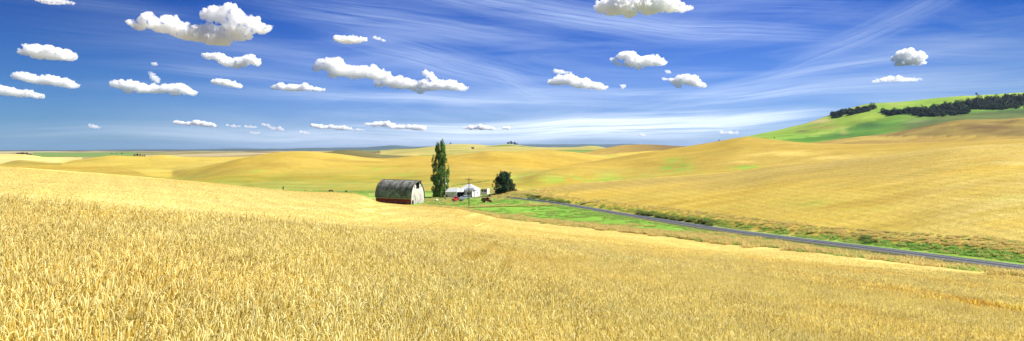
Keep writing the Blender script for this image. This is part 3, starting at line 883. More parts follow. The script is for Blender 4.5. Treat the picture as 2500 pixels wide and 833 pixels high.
def instancer(name, pts, rots, scs, idxs, sources, mats):
    me = bpy.data.meshes.new(name)
    me.vertices.add(len(pts)); me.vertices.foreach_set('co', np.array(pts, np.float32).ravel())
    a = me.attributes.new('turn', 'FLOAT_VECTOR', 'POINT'); a.data.foreach_set('vector', np.array(rots, np.float32).ravel())
    a = me.attributes.new('size', 'FLOAT', 'POINT'); a.data.foreach_set('value', np.array(scs, np.float32))
    a = me.attributes.new('pick', 'INT', 'POINT'); a.data.foreach_set('value', np.array(idxs, np.int32))
    for m in mats: me.materials.append(m)
    o = bpy.data.objects.new(name, me); C.objects.link(o)
    ng = bpy.data.node_groups.new(name, 'GeometryNodeTree')
    ng.interface.new_socket('Geometry', in_out='INPUT', socket_type='NodeSocketGeometry')
    ng.interface.new_socket('Geometry', in_out='OUTPUT', socket_type='NodeSocketGeometry')
    G = ng.nodes
    gi, go = G.new('NodeGroupInput'), G.new('NodeGroupOutput')
    jn = G.new('GeometryNodeJoinGeometry')
    for s_ in reversed(sources):
        oi = G.new('GeometryNodeObjectInfo'); oi.inputs['Object'].default_value = s_; oi.inputs['As Instance'].default_value = False
        gt = G.new('GeometryNodeGeometryToInstance')
        ng.links.new(oi.outputs['Geometry'], gt.inputs[0]); ng.links.new(gt.outputs[0], jn.inputs[0])
    ip = G.new('GeometryNodeInstanceOnPoints'); ip.inputs['Pick Instance'].default_value = True
    def attr(nm, ty):
        nd = G.new('GeometryNodeInputNamedAttribute'); nd.data_type = ty; nd.inputs['Name'].default_value = nm
        return nd.outputs['Attribute']
    ng.links.new(gi.outputs[0], ip.inputs['Points']); ng.links.new(jn.outputs[0], ip.inputs['Instance'])
    ng.links.new(attr('pick', 'INT'), ip.inputs['Instance Index'])
    er = G.new('FunctionNodeEulerToRotation'); ng.links.new(attr('turn', 'FLOAT_VECTOR'), er.inputs[0]); ng.links.new(er.outputs[0], ip.inputs['Rotation'])
    ng.links.new(attr('size', 'FLOAT'), ip.inputs['Scale'])
    ng.links.new(ip.outputs[0], go.inputs[0])
    md = o.modifiers.new('plants', 'NODES'); md.node_group = ng
    return o


wf = instancer('wheat_field', pts, rots, scs, idxs, sources, [wm])
tag(wf, 'ripe golden wheat with bent pale ears covering the near slopes', 'wheat', kind='stuff')

# ------------------------------------------------------------------ rough grass on verges, lawn and banks
gmt = bpy.data.materials.new('rough_grass'); gmt.use_nodes = True
T = NT(gmt.node_tree)
ca = T.n('ShaderNodeVertexColor', layer_name='tone')
df = T.n('ShaderNodeBsdfPrincipled', {'Base Color': ca.outputs[0], 'Roughness': .8, 'Specular IOR Level': .15})
tr = T.n('ShaderNodeBsdfTranslucent', {'Color': ca.outputs[0]})
T.n('ShaderNodeOutputMaterial', {'Surface': T.n('ShaderNodeMixShader', {0: .45, 1: df, 2: tr})})
DRYC = [(.70, .56, .20), (.64, .50, .16), (.74, .61, .24)]
GRNC = [(.20, .44, .07), (.27, .48, .09), (.34, .50, .11)]
DRKC = [(.10, .13, .03), (.19, .19, .05), (.30, .24, .09)]
gsrc = []
for k, (cols, hh, n_, w_) in enumerate(((DRYC, .5, 160, .05), (DRYC + GRNC, .36, 160, .05), (DRKC + GRNC[:1], .8, 150, .08), (GRNC, .22, 180, .05))):
    v_, f_, k_ = tuft_patch('t', 1.8, n_, hh, w_, 500 + k, cols, lean=1.9)
    gsrc.append(npmesh('grass_tuft', v_, f_, gmt, parent=False, colors=k_))
gp, gr_, gs_, gi_ = [], [], [], []


def sow(X, Y, kinds, smin=.7, smax=1.4):
    z = surf(X, Y)[0]
    for x_, y_, z_ in zip(X, Y, z):
        gp.append((x_, y_, z_)); gr_.append((0, 0, rng.uniform(0, 6.28))); gs_.append(rng.uniform(smin, smax)); gi_.append(int(rng.choice(kinds)))


# field edge strip: dry
pxr = np.where(rng.random(1900) < .85, rng.uniform(1030, 1850, 1900), rng.uniform(1850, 2560, 1900))
dd = pchip1(PXT, TD[5], pxr) + rng.normal(1.0, 2.2, len(pxr)) + 2.0
sow((pxr - CX) / F * dd, dd, [0, 0, 1], .6, 1.3)
# dry band between lawn and field, in clumps
pxr = rng.uniform(1080, 2150, 2400); dd = pchip1(PXT, TD[5], pxr) + rng.uniform(2, 26, len(pxr)) * np.interp(pxr, (1080, 1300, 1700, 2100), (1, 1, .6, .2))
k = fbm((pxr - CX) / F * dd / 7, dd / 7, o=3, seed=97) > np.interp(pxr, (1080, 1500, 1700, 2100), (.22, .15, -.1, -.3))
pxr, dd = pxr[k], dd[k]
sow((pxr - CX) / F * dd, dd, [0, 1, 1], .4, .9)
# lawn
pxr = rng.uniform(1045, 1560, 2500)
d0, d1 = pchip1(PXT, TD[5], pxr) + 10, np.where(pxr > 1265, roadD(np.clip(pxr, 1200, 3100)) - 6, 292)
dd = d0 + (d1 - d0) * rng.random(len(pxr))
k = (d1 > d0) & (fbm((pxr - CX) / F * dd / 5, dd / 5, o=2, seed=98) > .0)
sow(((pxr - CX) / F * dd)[k], dd[k], [3, 3, 3, 1], .4, .9)
# near-side road verge, thin and green
for lo_, hi_, kinds, n_, sa, sb, p0 in ((-5.6, -3.6, [3, 1], 700, .4, .7, 1290), (3.4, 6.2, [3, 3, 1], 900, .4, .8, 1262), (6.2, 11, [0, 0, 0, 1], 1800, .25, .6, 1262)):
    i = rng.integers(34 if p0 < 1280 else 40, len(cx_), n_)
    off = rng.uniform(lo_, hi_, n_)
    sgn = 1.0 if nr[120, 1] * 1 > 0 and True else -1.0
    # far side of the road = away from the camera
    far_n = np.where((nr[:, 0] * cx_ + nr[:, 1] * cy_)[:, None] > 0, nr, -nr)
    X = cx_[i] + far_n[i, 0] * off; Y = cy_[i] + far_n[i, 1] * off
    sow(X, Y, kinds, sa, sb)
# dark weeds on the bank between px 1550 and 1780
for a_, b_, n_ in ((1560, 1740, 75), (1290, 1400, 25), (2115, 2126, 5)):
    pxr = rng.uniform(a_, b_, n_); dd = roadD(pxr) + rng.uniform(6, 9, n_)
    sow((pxr - CX) / F * dd, dd, [2], .4, .85)
# around the yard, the tree bank, the barn
for qx, qy, sx, sy, n_, kinds in ((1270, 474, 40, 5, 350, [0, 0, 1]), (1240, 478, 40, 4, 160, [0, 1]), (1070, 490, 26, 5, 200, [1, 1, 0]), (1300, 500, 60, 3, 60, [0, 1]), (1210, 515, 60, 6, 260, [0, 1]), (1360, 507, 40, 4, 130, [0, 0, 1])):
    for _ in range(n_):
        x_, y_, z_ = at(rng.normal(qx, sx), rng.normal(qy, sy), 245, 345)
        if abs(x_ - np.interp(y_, cy_[::-1], cx_[::-1])) < 4.5 and y_ < 290 and x_ > 0: continue
        if y_ < 340: sow(np.array([x_]), np.array([y_]), kinds, .5, 1.1)
# green and dry clumps along the valley floor
pxr = rng.uniform(690, 1060, 500); dd = pchip1(PXT, TD[8], pxr) + rng.uniform(-6, 16, 500)
sow((pxr - CX) / F * dd, dd, [3, 1, 1], .6, 1.2)
vg = instancer('verge_grass', gp, gr_, gs_, gi_, gsrc, [gmt])
tag(vg, 'rough green and straw-coloured grass on the lawn, verges and banks', 'grass', kind='stuff')

# ------------------------------------------------------------------ trees
bark = mat('bark', (.16, .12, .08), (.08, .06, .045), 3., .9, stretch=(2, 2, .4), bump=.4)


def leafmat(name, a, b, trans=.25):
    m = bpy.data.materials.new(name); m.use_nodes = True
    T = NT(m.node_tree)
    g = T.n('ShaderNodeNewGeometry')
    nz = T.noise(g.outputs['Position'], .8, 4, .7)
    f = T.m('MULTIPLY', T.m('ADD', T.mapr(nz, .3, .7), g.outputs['Random Per Island']), .5)
    c = T.mix(f, (*a, 1), (*b, 1))
    d = T.n('ShaderNodeBsdfPrincipled', {'Base Color': c, 'Roughness': .7, 'Specular IOR Level': .12})
    t = T.n('ShaderNodeBsdfTranslucent', {'Color': c})
    T.n('ShaderNodeOutputMaterial', {'Surface': T.n('ShaderNodeMixShader', {0: trans, 1: d, 2: t})})
    return m


L_POP = leafmat('poplar_leaves', (.035, .09, .018), (.24, .40, .09), .3)
L_DARK = leafmat('dark_leaves', (.014, .045, .024), (.07, .13, .06), .14)
L_BRN = leafmat('brownish_leaves', (.05, .055, .02), (.13, .11, .04), .1)
L_FAR = leafmat('far_leaves', (.010, .022, .012), (.032, .055, .022), .06)


L_WOOD = leafmat('wood_leaves', (.007, .017, .009), (.034, .055, .020), .05)


def leaves(name, cen, rad, n, size, m, parent, seed=1, flat=1.0):
    """leaf faces spread through ellipsoidal clumps; cen (k,3), rad (k,3)"""
    g = np.random.default_rng(seed)
    w = rad.prod(1) ** (2 / 3); w /= w.sum()
    k = g.choice(len(cen), n, p=w)
    d = g.normal(size=(n, 3)); d /= np.linalg.norm(d, axis=1)[:, None]
    r = g.random(n) ** (1 / 3) * .45 + .55 * g.random(n) ** .25
    p = cen[k] + d * rad[k] * r[:, None]
    nrm = d + g.normal(size=(n, 3)) * .55; nrm /= np.linalg.norm(nrm, axis=1)[:, None]
    t = np.cross(nrm, g.normal(size=(n, 3))); t /= np.linalg.norm(t, axis=1)[:, None]
    b = np.cross(nrm, t)
    s = size * g.uniform(.6, 1.3, n)[:, None]
    V = np.stack([p - t * s * .5, p + b * s * .42, p + t * s * .55, p - b * s * .42], 1).reshape(-1, 3)
    return npmesh(name, V, np.arange(n * 4).reshape(n, 4), m, parent)


def poplar():
    x, y, z = at(1072, 479.5, 250)
    y = 306; x = (1074 - CX) / F * y; z = zat(x, y)
    t = empty('poplar_tree', (x, y, z), label='tall dark green poplar with two pointed tops beside the white farmhouse', cat='tree')
    mb = MB()
    mb.tube([(0, 0, -.3), (.1, 0, 3), (-.3, .2, 10), (-.6, .1, 18), (-.8, 0, 24)], [.62, .5, .36, .2, .05])
    mb.tube([(.1, 0, 3), (.9, .1, 9), (1.3, 0, 17), (1.2, .1, 25.5)], [.4, .3, .17, .04])
    g = random.Random(4)
    cen, rad = [], []
    # outline: height above the base -> left, right (metres)
    hs = [0, 1.2, 4, 8, 12, 16, 20, 22.5, 25, 27.2]
    lf = [-3.4, -3.7, -4.2, -4.7, -4.4, -3.5, -2.6, -2.2, -1.9, .6]
    rt = [1.6, 2.6, 4.2, 4.9, 4.6, 3.9, 3.0, 2.7, 2.3, 1.9]
    for i in range(215):
        h = .6 + 23.5 * g.random() ** 1.05
        a, b = np.interp(h, hs, lf), np.interp(h, hs, rt)
        cxm, hw = (a + b) / 2, (b - a) / 2
        th = g.random() * 2 * math.pi; rr = g.random() ** .5
        rx_ = g.uniform(.55, .95) * (1 if h < 18 else .75); rz__ = g.uniform(1.3, 2.7)
        px_ = cxm + math.cos(th) * rr * max(hw - rx_ * .8, .1); py_ = math.sin(th) * rr * max(hw - rx_, .1) * .95
        if h > 20 and abs(px_ - .05) < .4: continue
        cen.append((px_, py_, h + rz__ * .25)); rad.append((rx_, rx_, rz__ * .75))
        if i % 5 == 0:
            mb.tube([(cxm * .3, 0, max(h - 3.5, .8)), (px_ * .7, py_ * .7, h - 1.2), (px_, py_, h + .5)], [.14, .09, .03], 5)
    for (px_, h, r_, rz__) in ((1.35, 25.4, .62, 1.9), (-1.15, 24.0, .75, 1.7), (1.15, 23, .9, 2.2), (-1.35, 22.0, .9, 2.0), (-.7, 23.2, .6, 1.6), (3.9, 13.6, .5, 1.8), (-3.4, 17.0, .5, 1.5), (-3.0, 18.6, .4, 1.2)):
        cen.append((px_, 0, h)); rad.append((r_, r_, rz__))
    mb.build('trunk', bark, t, True)
    leaves('crown', np.array(cen), np.array(rad), 26000, .40, L_POP, t, 5)


poplar()


def round_tree():
    y = 304; x = (1229 - CX) / F * y; z = zat(x, y)
    t = empty('dark_evergreen_tree', (x, y, z), label='broad dark blue-green evergreen tree casting a long shadow right of the house', cat='tree')
    mb = MB(); mb.tube([(0, 0, -.4), (0, 0, 2), (.2, 0, 5), (.1, 0, 8)], [.6, .5, .32, .1])
    mb.tube([(3.4, .3, -.4), (3.5, .3, 3), (3.3, .3, 6)], [.35, .25, .08])
    g = random.Random(9)
    cen, rad = [], []
    hs = [0, 1.5, 3, 5, 7, 8.6, 9.8]; lf = [-3.0, -4.7, -5.2, -4.3, -3.2, -2.0, -.6]; rt = [3.4, 4.6, 4.4, 3.8, 3.2, 2.4, .6]
    for i in range(125):
        h = .5 + 8.6 * g.random()
        a, b = np.interp(h, hs, lf), np.interp(h, hs, rt)
        th = g.random() * 2 * math.pi; rr = g.random() ** .45; r_ = g.uniform(.6, 1.15)
        hw = (b - a) / 2
        cen.append(((a + b) / 2 + math.cos(th) * rr * max(hw - r_ * .5, .1), math.sin(th) * rr * max(hw - r_ * .5, .1) * .9, h)); rad.append((r_, r_, r_ * 1.15))
        if i % 6 == 0:
            c = cen[-1]; mb.tube([(0, 0, h * .5), (c[0] * .6, c[1] * .6, h * .8), c], [.14, .08, .03], 5)
    for (px_, h, r_) in ((-1.1, 9.6, .55), (2.6, 8.9, .5), (.4, 9.3, .5), (-2.6, 8.2, .5), (3.0, 9.3, .4), (-4.1, 5.2, .55), (-4.5, 3.4, .6), (1.4, 8.9, .5)):
        cen.append((px_, 0, h)); rad.append((r_ * .7, r_ * .7, r_ * 1.6)); 
    mb.build('trunk', bark, t, True)
    leaves('crown', np.array(cen) * (1.1, 1.05, 1), np.array(rad) * (1.1, 1.1, 1), 16000, .36, L_DARK, t, 6)
    c2 = np.array([(5.1 + g.uniform(-.9, .9), .6 + g.uniform(-1, 1), g.uniform(.8, 5.0)) for _ in range(16)]); c2[:, 0] -= (c2[:, 2] - 1) * .28
    leaves('brown_side_branches', c2, np.full((16, 3), .8), 1500, .36, L_BRN, t, 7)


round_tree()


def small_tree(px, y, hpx, wpx, label, name='distant_tree', cat='tree', group=None, dmin=200, m=None, seed=1, dd=None, n=420):
    if dd is None:
        x_, y_, z_ = at(px, y, dmin)
    else:
        y_ = dd; x_ = (px - CX) / F * y_; z_ = zat(x_, y_)
    k = y_ / F; h, w = hpx * k, wpx * k
    t = empty(name, (x_, y_, z_), label=label, cat=cat, group=group)
    g = random.Random(seed)
    mb = MB(); mb.tube([(0, 0, -.5), (0, 0, h * .4), (w * .05, 0, h * .75)], [w * .07, w * .05, w * .02], 6)
    cen, rad = [], []
    for i in range(14):
        a = g.random() * 6.28; r_ = w * g.uniform(.13, .24)
        hh = h * g.uniform(.22, .85); rr = w * .34 * math.sqrt(max(0, 1 - (hh / h - .45) ** 2 * 3)) * g.random() ** .4
        cen.append((math.cos(a) * rr, math.sin(a) * rr, hh)); rad.append((r_, r_, min(r_, h * .2)))
        if i % 4 == 0: mb.tube([(0, 0, h * .25), (math.cos(a) * rr, math.sin(a) * rr, hh)], [w * .03, w * .01], 5)
    mb.build('trunk', bark, t, True)
    leaves('crown', np.array(cen), np.array(rad), n, max(h, w) * .10, m or L_FAR, t, seed)
    return t


# row on the left ridge
for i, (px, h, w, lab) in enumerate(((329, 6.5, 6, 'leftmost low tree of the row on the left ridge'), (335, 8, 7, 'tallest round tree of the row on the left ridge'), (342, 6.5, 6, 'third tree from the left in the ridge-top row'),
                                     (348, 5, 5, 'short tree right of the row centre on the left ridge'), (353, 5.5, 4.5, 'small rightmost tree of the row on the left ridge'))):
    small_tree(px, 384.5, h, w, 'dark ' + lab, group='trees in a row on the left ridge', dmin=900, seed=20 + i, dd=1130)
# dark grove at the left edge of the horizon
for i, (px, h, w, lab) in enumerate(((4, 5, 9, 'at the very edge of the picture'), (14, 6, 9, 'second from the left edge on the horizon'), (24, 5.5, 9, 'low one in the left horizon grove before it rises'), (34, 6, 9, 'at the start of the taller part of the left horizon grove'),
                                     (44, 8, 11, 'left of the highest crown of the left horizon grove'), (54, 10, 12, 'highest crown of the left horizon grove'), (64, 8, 11, 'right of the highest crown in the left horizon grove'), (74, 5.5, 9, 'last low one at the right end of the left horizon grove'))):
    small_tree(px, 376, h, w, 'dark blue-green tree ' + lab, group='grove on the left horizon', seed=30 + i, dd=1950)
for i, (px, h, w, lab) in enumerate(((272, 3.5, 8, 'left'), (285, 3, 8, 'middle'), (298, 4, 7, 'right'))):
    small_tree(px, 372, h, w, f'tiny far dark tree, {lab} of three on the pale left plain', group='far trees on the left plain', seed=40 + i, dd=2900, n=200)
# clump on the middle horizon
for i, (px, h, w, lab) in enumerate(((1241, 6, 8, 'small left tree of the clump on the middle horizon'), (1248, 8, 9, 'tall middle tree of the clump on the middle horizon'), (1256, 7, 9, 'wide right tree of the clump on the middle horizon'), (1262, 5, 5, 'shortest tree at the right end of the middle horizon clump'))):
    small_tree(px, 356, h, w, 'dark ' + lab, group='tree clump on the middle horizon', seed=50 + i, dd=2440)
small_tree(1154, 369, 5, 9, 'dark green bush alone on the green plateau behind the poplar', 'bush', 'bush', seed=60, dd=1700)
small_tree(1756, 345, 3.5, 5, 'tiny dark bush on the golden skyline left of the green hill', 'bush', 'bush', seed=61, dd=640)
small_tree(845, 468, 4, 7, 'dark bush on the green valley strip left of the barn', 'bush', 'bush', seed=62, dd=408)
small_tree(691, 467, 12, 4, 'dark narrow bush where the gully meets the valley strip', 'bush', 'bush', seed=63, dd=424)
small_tree(910, 486, 8, 16, 'low brown scrub added for the shaded hollow just left of the barn', 'bush', 'bush', seed=64, dd=258, m=L_BRN)  # foliage added to stand in for the shadowed dip beside the barn
small_tree(2385, 240, 8, 8, 'dark tree standing above the skyline of the green hill wood', group=None, seed=65, dd=1840)
small_tree(1890, 343, 4, 4, 'tiny dark tree at the foot of the green hill', seed=66, dd=1500)
small_tree(1100, 360, 4, 5, 'tiny bush on the plateau skyline just right of the poplar top', 'bush', 'bush', seed=67, dd=2400)

# wood on the green hill: one dark mass
bandA = [(2030, 288, 276), (2060, 283, 269), (2090, 277, 264), (2120, 270, 259), (2140, 263, 258)]
bandB = [(2155, 274, 271), (2190, 282, 272), (2215, 277, 268), (2250, 283, 264), (2290, 283, 255), (2320, 282, 252), (2360, 277, 250), (2372, 268, 240), (2400, 266, 240), (2440, 267, 236), (2470, 265, 231), (2500, 262, 229), (2620, 262, 227)]
cen, rad = [], []
for band, n_ in ((bandA, 240), (bandB, 1700)):
    a = np.array(band, float)
    for _ in range(n_):
        px = rng.uniform(a[0, 0], a[-1, 0]); b0, b1 = np.interp(px, a[:, 0], a[:, 1]), np.interp(px, a[:, 0], a[:, 2])
        yy = b1 + (b0 - b1) * rng.random()
        if b0 - b1 < 5 and rng.random() < .4: continue
        nn = float(fbm(np.array([px / 9.]), np.array([yy / 5.]), o=2, seed=5)[0])
        if nn < -.28 and (b0 - yy < 3 or yy - b1 < 3): continue
        x_, y_, z_ = at(px, min(yy + 2 + 3 * nn, b0 + 1.5), 1300, 2100)
        r_ = rng.uniform(2.6, 6.2) * (1 if rng.random() > .10 else 1.5)
        cen.append((x_, y_, z_ + r_ * .35)); rad.append((r_, r_, r_ * rng.uniform(.8, 1.5)))
wood = leaves('hillside_wood', np.array(cen), np.array(rad), 120000, 2.1, L_WOOD, None, 70)
tag(wood, 'dark wood clinging to the top of the green hill', 'wood', kind='stuff')

# ------------------------------------------------------------------ barn
def pick_attr_mat():
    pass


M_SHING = bpy.data.materials.new('weathered_shingles'); M_SHING.use_nodes = True
T = NT(M_SHING.node_tree)
tcd = T.n('ShaderNodeTexCoord')
br = T.n('ShaderNodeTexBrick', {'Vector': T.n('ShaderNodeMapping', {'Vector': tcd.outputs['UV']}).outputs[0], 'Color1': (.34, .34, .30, 1), 'Color2': (.13, .13, .115, 1), 'Mortar': (.06, .06, .055, 1), 'Scale': 1., 'Mortar Size': .02, 'Brick Width': .32, 'Row Height': .30, 'Bias': 0.})
n1_ = T.noise(T.n('ShaderNodeMapping', {'Vector': tcd.outputs['UV'], 'Scale': (1, .5, 1)}).outputs[0], .55, 6, .7)
n2_ = T.noise(tcd.outputs['UV'], 2.4, 5, .75)
c = T.mix(T.mapr(n2_, .44, .68), br.outputs[0], (.62, .62, .57, 1))
c = T.mix(T.mapr(n1_, .44, .58, 0, .85), c, (.075, .072, .055, 1))
bb = T.n('ShaderNodeBump', {'Strength': .7, 'Distance': .05, 'Height': T.m('ADD', br.outputs['Fac'], n2_)})
T.n('ShaderNodeOutputMaterial', {'Surface': T.n('ShaderNodeBsdfPrincipled', {'Base Color': c, 'Roughness': .9, 'Normal': bb.outputs[0], 'Specular IOR Level': .15})})

M_WHITE = bpy.data.materials.new('peeling_white_boards'); M_WHITE.use_nodes = True
T = NT(M_WHITE.node_tree)
tcd = T.n('ShaderNodeTexCoord')
st_ = T.noise(T.n('ShaderNodeMapping', {'Vector': tcd.outputs['Object'], 'Scale': (1, 3.2, .28)}).outputs[0], 1.4, 7, .75)
pl = T.n('ShaderNodeTexWave', {'Vector': tcd.outputs['Object'], 'Scale': 1.6, 'Distortion': 0.}, bands_direction='Y', wave_profile='SAW')
z_ = T.n('ShaderNodeSeparateXYZ', {0: tcd.outputs['Object']}).outputs[2]
wear = T.m('ADD', st_, T.mapr(z_, 0., 7., .10, -.06))
c = T.mix(T.mapr(wear, .46, .62), (.52, .50, .44, 1), (.20, .185, .15, 1))
c = T.mix(T.mapr(pl.outputs[1], .93, .99, 0, .5), c, (.2, .19, .16, 1))
T.n('ShaderNodeOutputMaterial', {'Surface': T.n('ShaderNodeBsdfPrincipled', {'Base Color': c, 'Roughness': .8, 'Specular IOR Level': .2})})
M_RED = mat('faded_red_boards', (.44, .035, .02), (.26, .03, .02), 3., .8, stretch=(4, 4, .5))
M_CREAM = mat('cream_trim', (.62, .55, .38), (.45, .38, .25), 3.)
M_BLACK = mat('dark_opening', (.012, .011, .010), (.008, .008, .008), 2., .95, spec=.05)
M_GLASS = mat('window_glass', (.03, .04, .05), (.015, .02, .025), 2., .12, spec=.5)
M_WALL = mat('white_siding', (.80, .80, .79), (.68, .69, .68), 1.2, .6, stretch=(1, 1, 6))
M_ROOFW = mat('pale_metal_roof', (.66, .68, .66), (.52, .55, .53), 1.5, .45, stretch=(5, 1, 1))
M_ROOFR = mat('reddish_roof', (.30, .14, .11), (.18, .09, .08), 3.)
M_BLUE = mat('blue_base_paint', (.20, .28, .55), (.15, .2, .4), 3.)
M_GREY = mat('grey_paint', (.22, .23, .25), (.14, .15, .16), 3., .5)
M_CARR = mat('red_vehicle_paint', (.62, .035, .02), (.45, .03, .02), 3., .3, spec=.5)
M_CARB = mat('pale_blue_vehicle_paint', (.36, .45, .60), (.3, .38, .52), 3., .3, spec=.5)
M_RUST = mat('rusted_metal', (.33, .14, .05), (.16, .075, .035), 2.2, .85, bump=.4)
M_TYRE = mat('tyre_rubber', (.025, .025, .025), (.015, .015, .015), 3., .9)
M_RIM = mat('wheel_rim', (.5, .5, .48), (.3, .28, .24), 3., .5, metal=.5)
M_RIMR = mat('rust_pale_rim', (.55, .45, .36), (.35, .22, .14), 3., .7)
M_POLE = mat('weathered_pole_wood', (.30, .27, .22), (.18, .15, .12), 3., .9, stretch=(3, 3, .4))
M_POLED = mat('tarred_pole_wood', (.10, .075, .055), (.06, .045, .035), 3., .9, stretch=(3, 3, .4))
M_INS = mat('grey_insulator', (.6, .62, .62), (.4, .42, .42), 3., .3)
M_LAMP = mat('headlight_glass', (.75, .75, .7), (.5, .5, .48), 3., .15)

BL, BW = 17.9, 9.6
bx_, by_ = -47.05, 280.3
bz = min(zat(bx_ + a, by_ + b) for a in (-8, 8) for b in (-6, 6)) - .1
bz = -22.05 + CZ
barn = empty('barn', (bx_, by_, bz), math.atan2(-.448, .894), label='old arched-roof barn with grey shingles, white end wall and red side wall', cat='barn')
WH_ = 2.45
arch = [(4.8, WH_), (4.78, 3.3), (4.66, 4.3), (4.42, 5.3), (4.0, 6.35), (3.4, 7.35), (2.65, 8.2), (1.8, 8.85), (.9, 9.35), (0, 9.75)]
prof_r = arch + [(-a, h) for a, h in arch[-2::-1]]
# side and end walls
mb = MB()
mb.box(-BL / 2, BL / 2, -4.72, -4.56, -1.5, WH_ + .1)
mb.box(-BL / 2, BL / 2, 4.56, 4.72, -1.5, WH_ + .1)
mb.build('side_wall', M_RED, barn)
inner = [(-4.7, -1.5), (4.7, -1.5)] + [(a * .975, h - .12) for a, h in arch] + [(-a * .975, h - .12) for a, h in arch[-2::-1]]
# end wall with the hay opening cut out: built from strips around it
def end_wall(xa, xb, open_):
    mb = MB()
    lim = lambda h: float(np.interp(h, [-1.5] + [b for a, b in arch], [4.7] + [a * .97 for a, b in arch]))
    hs_ = [-1.5, 0, 1.2, WH_, 3.4, 4.4, 5.4, 6.3, 7, 7.6, 8.2, 8.8, 9.2, 9.62]
    for h0, h1 in zip(hs_, hs_[1:]):
        w0, w1 = lim(h0), lim(h1)
        if open_ and h0 >= 6.3 and h1 <= 9.21:
            for s_ in (-1, 1):
                if w1 < 1.2: continue
                mb.prism([(s_ * 1.2, h0), (s_ * w0, h0), (s_ * w1, h1), (s_ * 1.2, h1)], xa, xb, 'x')
        else:
            mb.prism([(-w0, h0), (w0, h0), (w1, h1), (-w1, h1)], xa, xb, 'x')
    return mb
end_wall(BL / 2 - .18, BL / 2, True).build('gable_wall', M_WHITE, barn)
end_wall(-BL / 2, -BL / 2 + .18, False).build('gable_wall', M_RED, barn)
MB().box(BL / 2 - .9, BL / 2 - .35, -1.5, 1.5, 6.0, 9.0).build('hay_door_opening', M_BLACK, barn)
mb = MB()
for s_ in (-1, 1): mb.box(BL / 2 + .005, BL / 2 + .07, s_ * 1.26 - .08, s_ * 1.26 + .08, 6.2, 9.0)
mb.box(BL / 2 + .006, BL / 2 + .072, -1.17, 1.17, 6.16, 6.32)
mb.build('hay_door_frame', M_WHITE, barn)
for s_ in (-1, 1):
    w_ = MB(); w_.prism([(s_ * 2.3 + .24 * math.cos(t), 7.15 + .5 * math.sin(t)) for t in np.linspace(0, 2 * math.pi, 13)[:-1]], BL / 2 + .004, BL / 2 + .05, 'x')
    w_.build('loft_window', M_BLACK, barn)
dr = MB().box(BL / 2 + .004, BL / 2 + .06, -4.0, -3.0, -.2, 1.7).build('small_door', M_BLACK, barn)
for a_, b_ in ((-1.75, -.03), (.03, 1.75)):
    d_ = MB().box(BL / 2 + .004, BL / 2 + .10, a_, b_, -.3, 3.4).build('barn_door', M_WHITE, barn)
mb = MB().box(BL / 2 + .004, BL / 2 + .12, -2.3, 2.3, 3.42, 3.58); mb.box(BL / 2 + .006, BL / 2 + .05, -4.5, -2.32, 3.44, 3.54); mb.box(BL / 2 + .006, BL / 2 + .05, 2.32, 4.5, 3.44, 3.54)
mb.build('door_rail', M_WHITE, barn)
# roof shell with its own thickness, sweeping out in a hay hood
n_a = len(prof_r); xs_ = np.linspace(-BL / 2 - .35, BL / 2 + .3, 40)
g_ = np.random.default_rng(3)
V, UV = [], []
cum = np.concatenate([[0], np.cumsum([math.dist(prof_r[i], prof_r[i + 1]) for i in range(n_a - 1)])])
for sh in (1.0, .965):
    for k_, (a, h) in enumerate(prof_r):
        for xi, x in enumerate(xs_):
            hood = 1.7 * max(0, 1 - abs(a) / 2.0) if xi == len(xs_) - 1 else (.9 * max(0, 1 - abs(a) / 2.0) if xi == len(xs_) - 2 else 0)
            sag = .05 * math.sin(x * .7 + a) + float(g_.normal(0, .012))
            V.append((x + hood, a * sh * 1.02, (h * (1 if sh == 1 else .985)) + sag)); UV.append((x, cum[k_]))
nx_ = len(xs_); off = n_a * nx_
fs = []
for k_ in range(n_a - 1):
    for i in range(nx_ - 1):
        a = k_ * nx_ + i
        fs.append((a, a + 1, a + nx_ + 1, a + nx_)); b = a + off; fs.append((b, b + nx_, b + nx_ + 1, b + 1))
for k_ in range(n_a - 1):
    for i in (0, nx_ - 1):
        a = k_ * nx_ + i; fs.append((a, a + nx_, a + nx_ + off, a + off))
for i in range(nx_ - 1):
    for k_ in (0, n_a - 1):
        a = k_ * nx_ + i; fs.append((a, a + 1, a + 1 + off, a + off))
roof = npmesh('roof', V, fs, M_SHING, barn)
uvl = roof.data.uv_layers.new(name='UVMap')
vi = np.zeros(len(roof.data.loops), np.int32); roof.data.loops.foreach_get('vertex_index', vi)
uvl.data.foreach_set('uv', np.array(UV, np.float32)[vi].ravel())
MB().box(-BL / 2 - .3, BL / 2 + .02, -.12, .12, 9.78, 9.90).build('ridge_cap', M_GREY, roof)
mb = MB().box(-BL / 2, BL / 2 - .02, -4.86, -4.73, WH_ - .22, WH_ - .02).build('eave_board', M_CREAM, barn)
for i in range(5):
    x0 = -5.4 + i * 3.0
    f_ = MB().box(x0, x0 + 1.0, -4.78, -4.722, .55, 1.15).build('window', M_WHITE, barn)
    MB().box(x0 + .1, x0 + .9, -4.80, -4.783, .63, 1.07).build('pane', M_GLASS, f_)


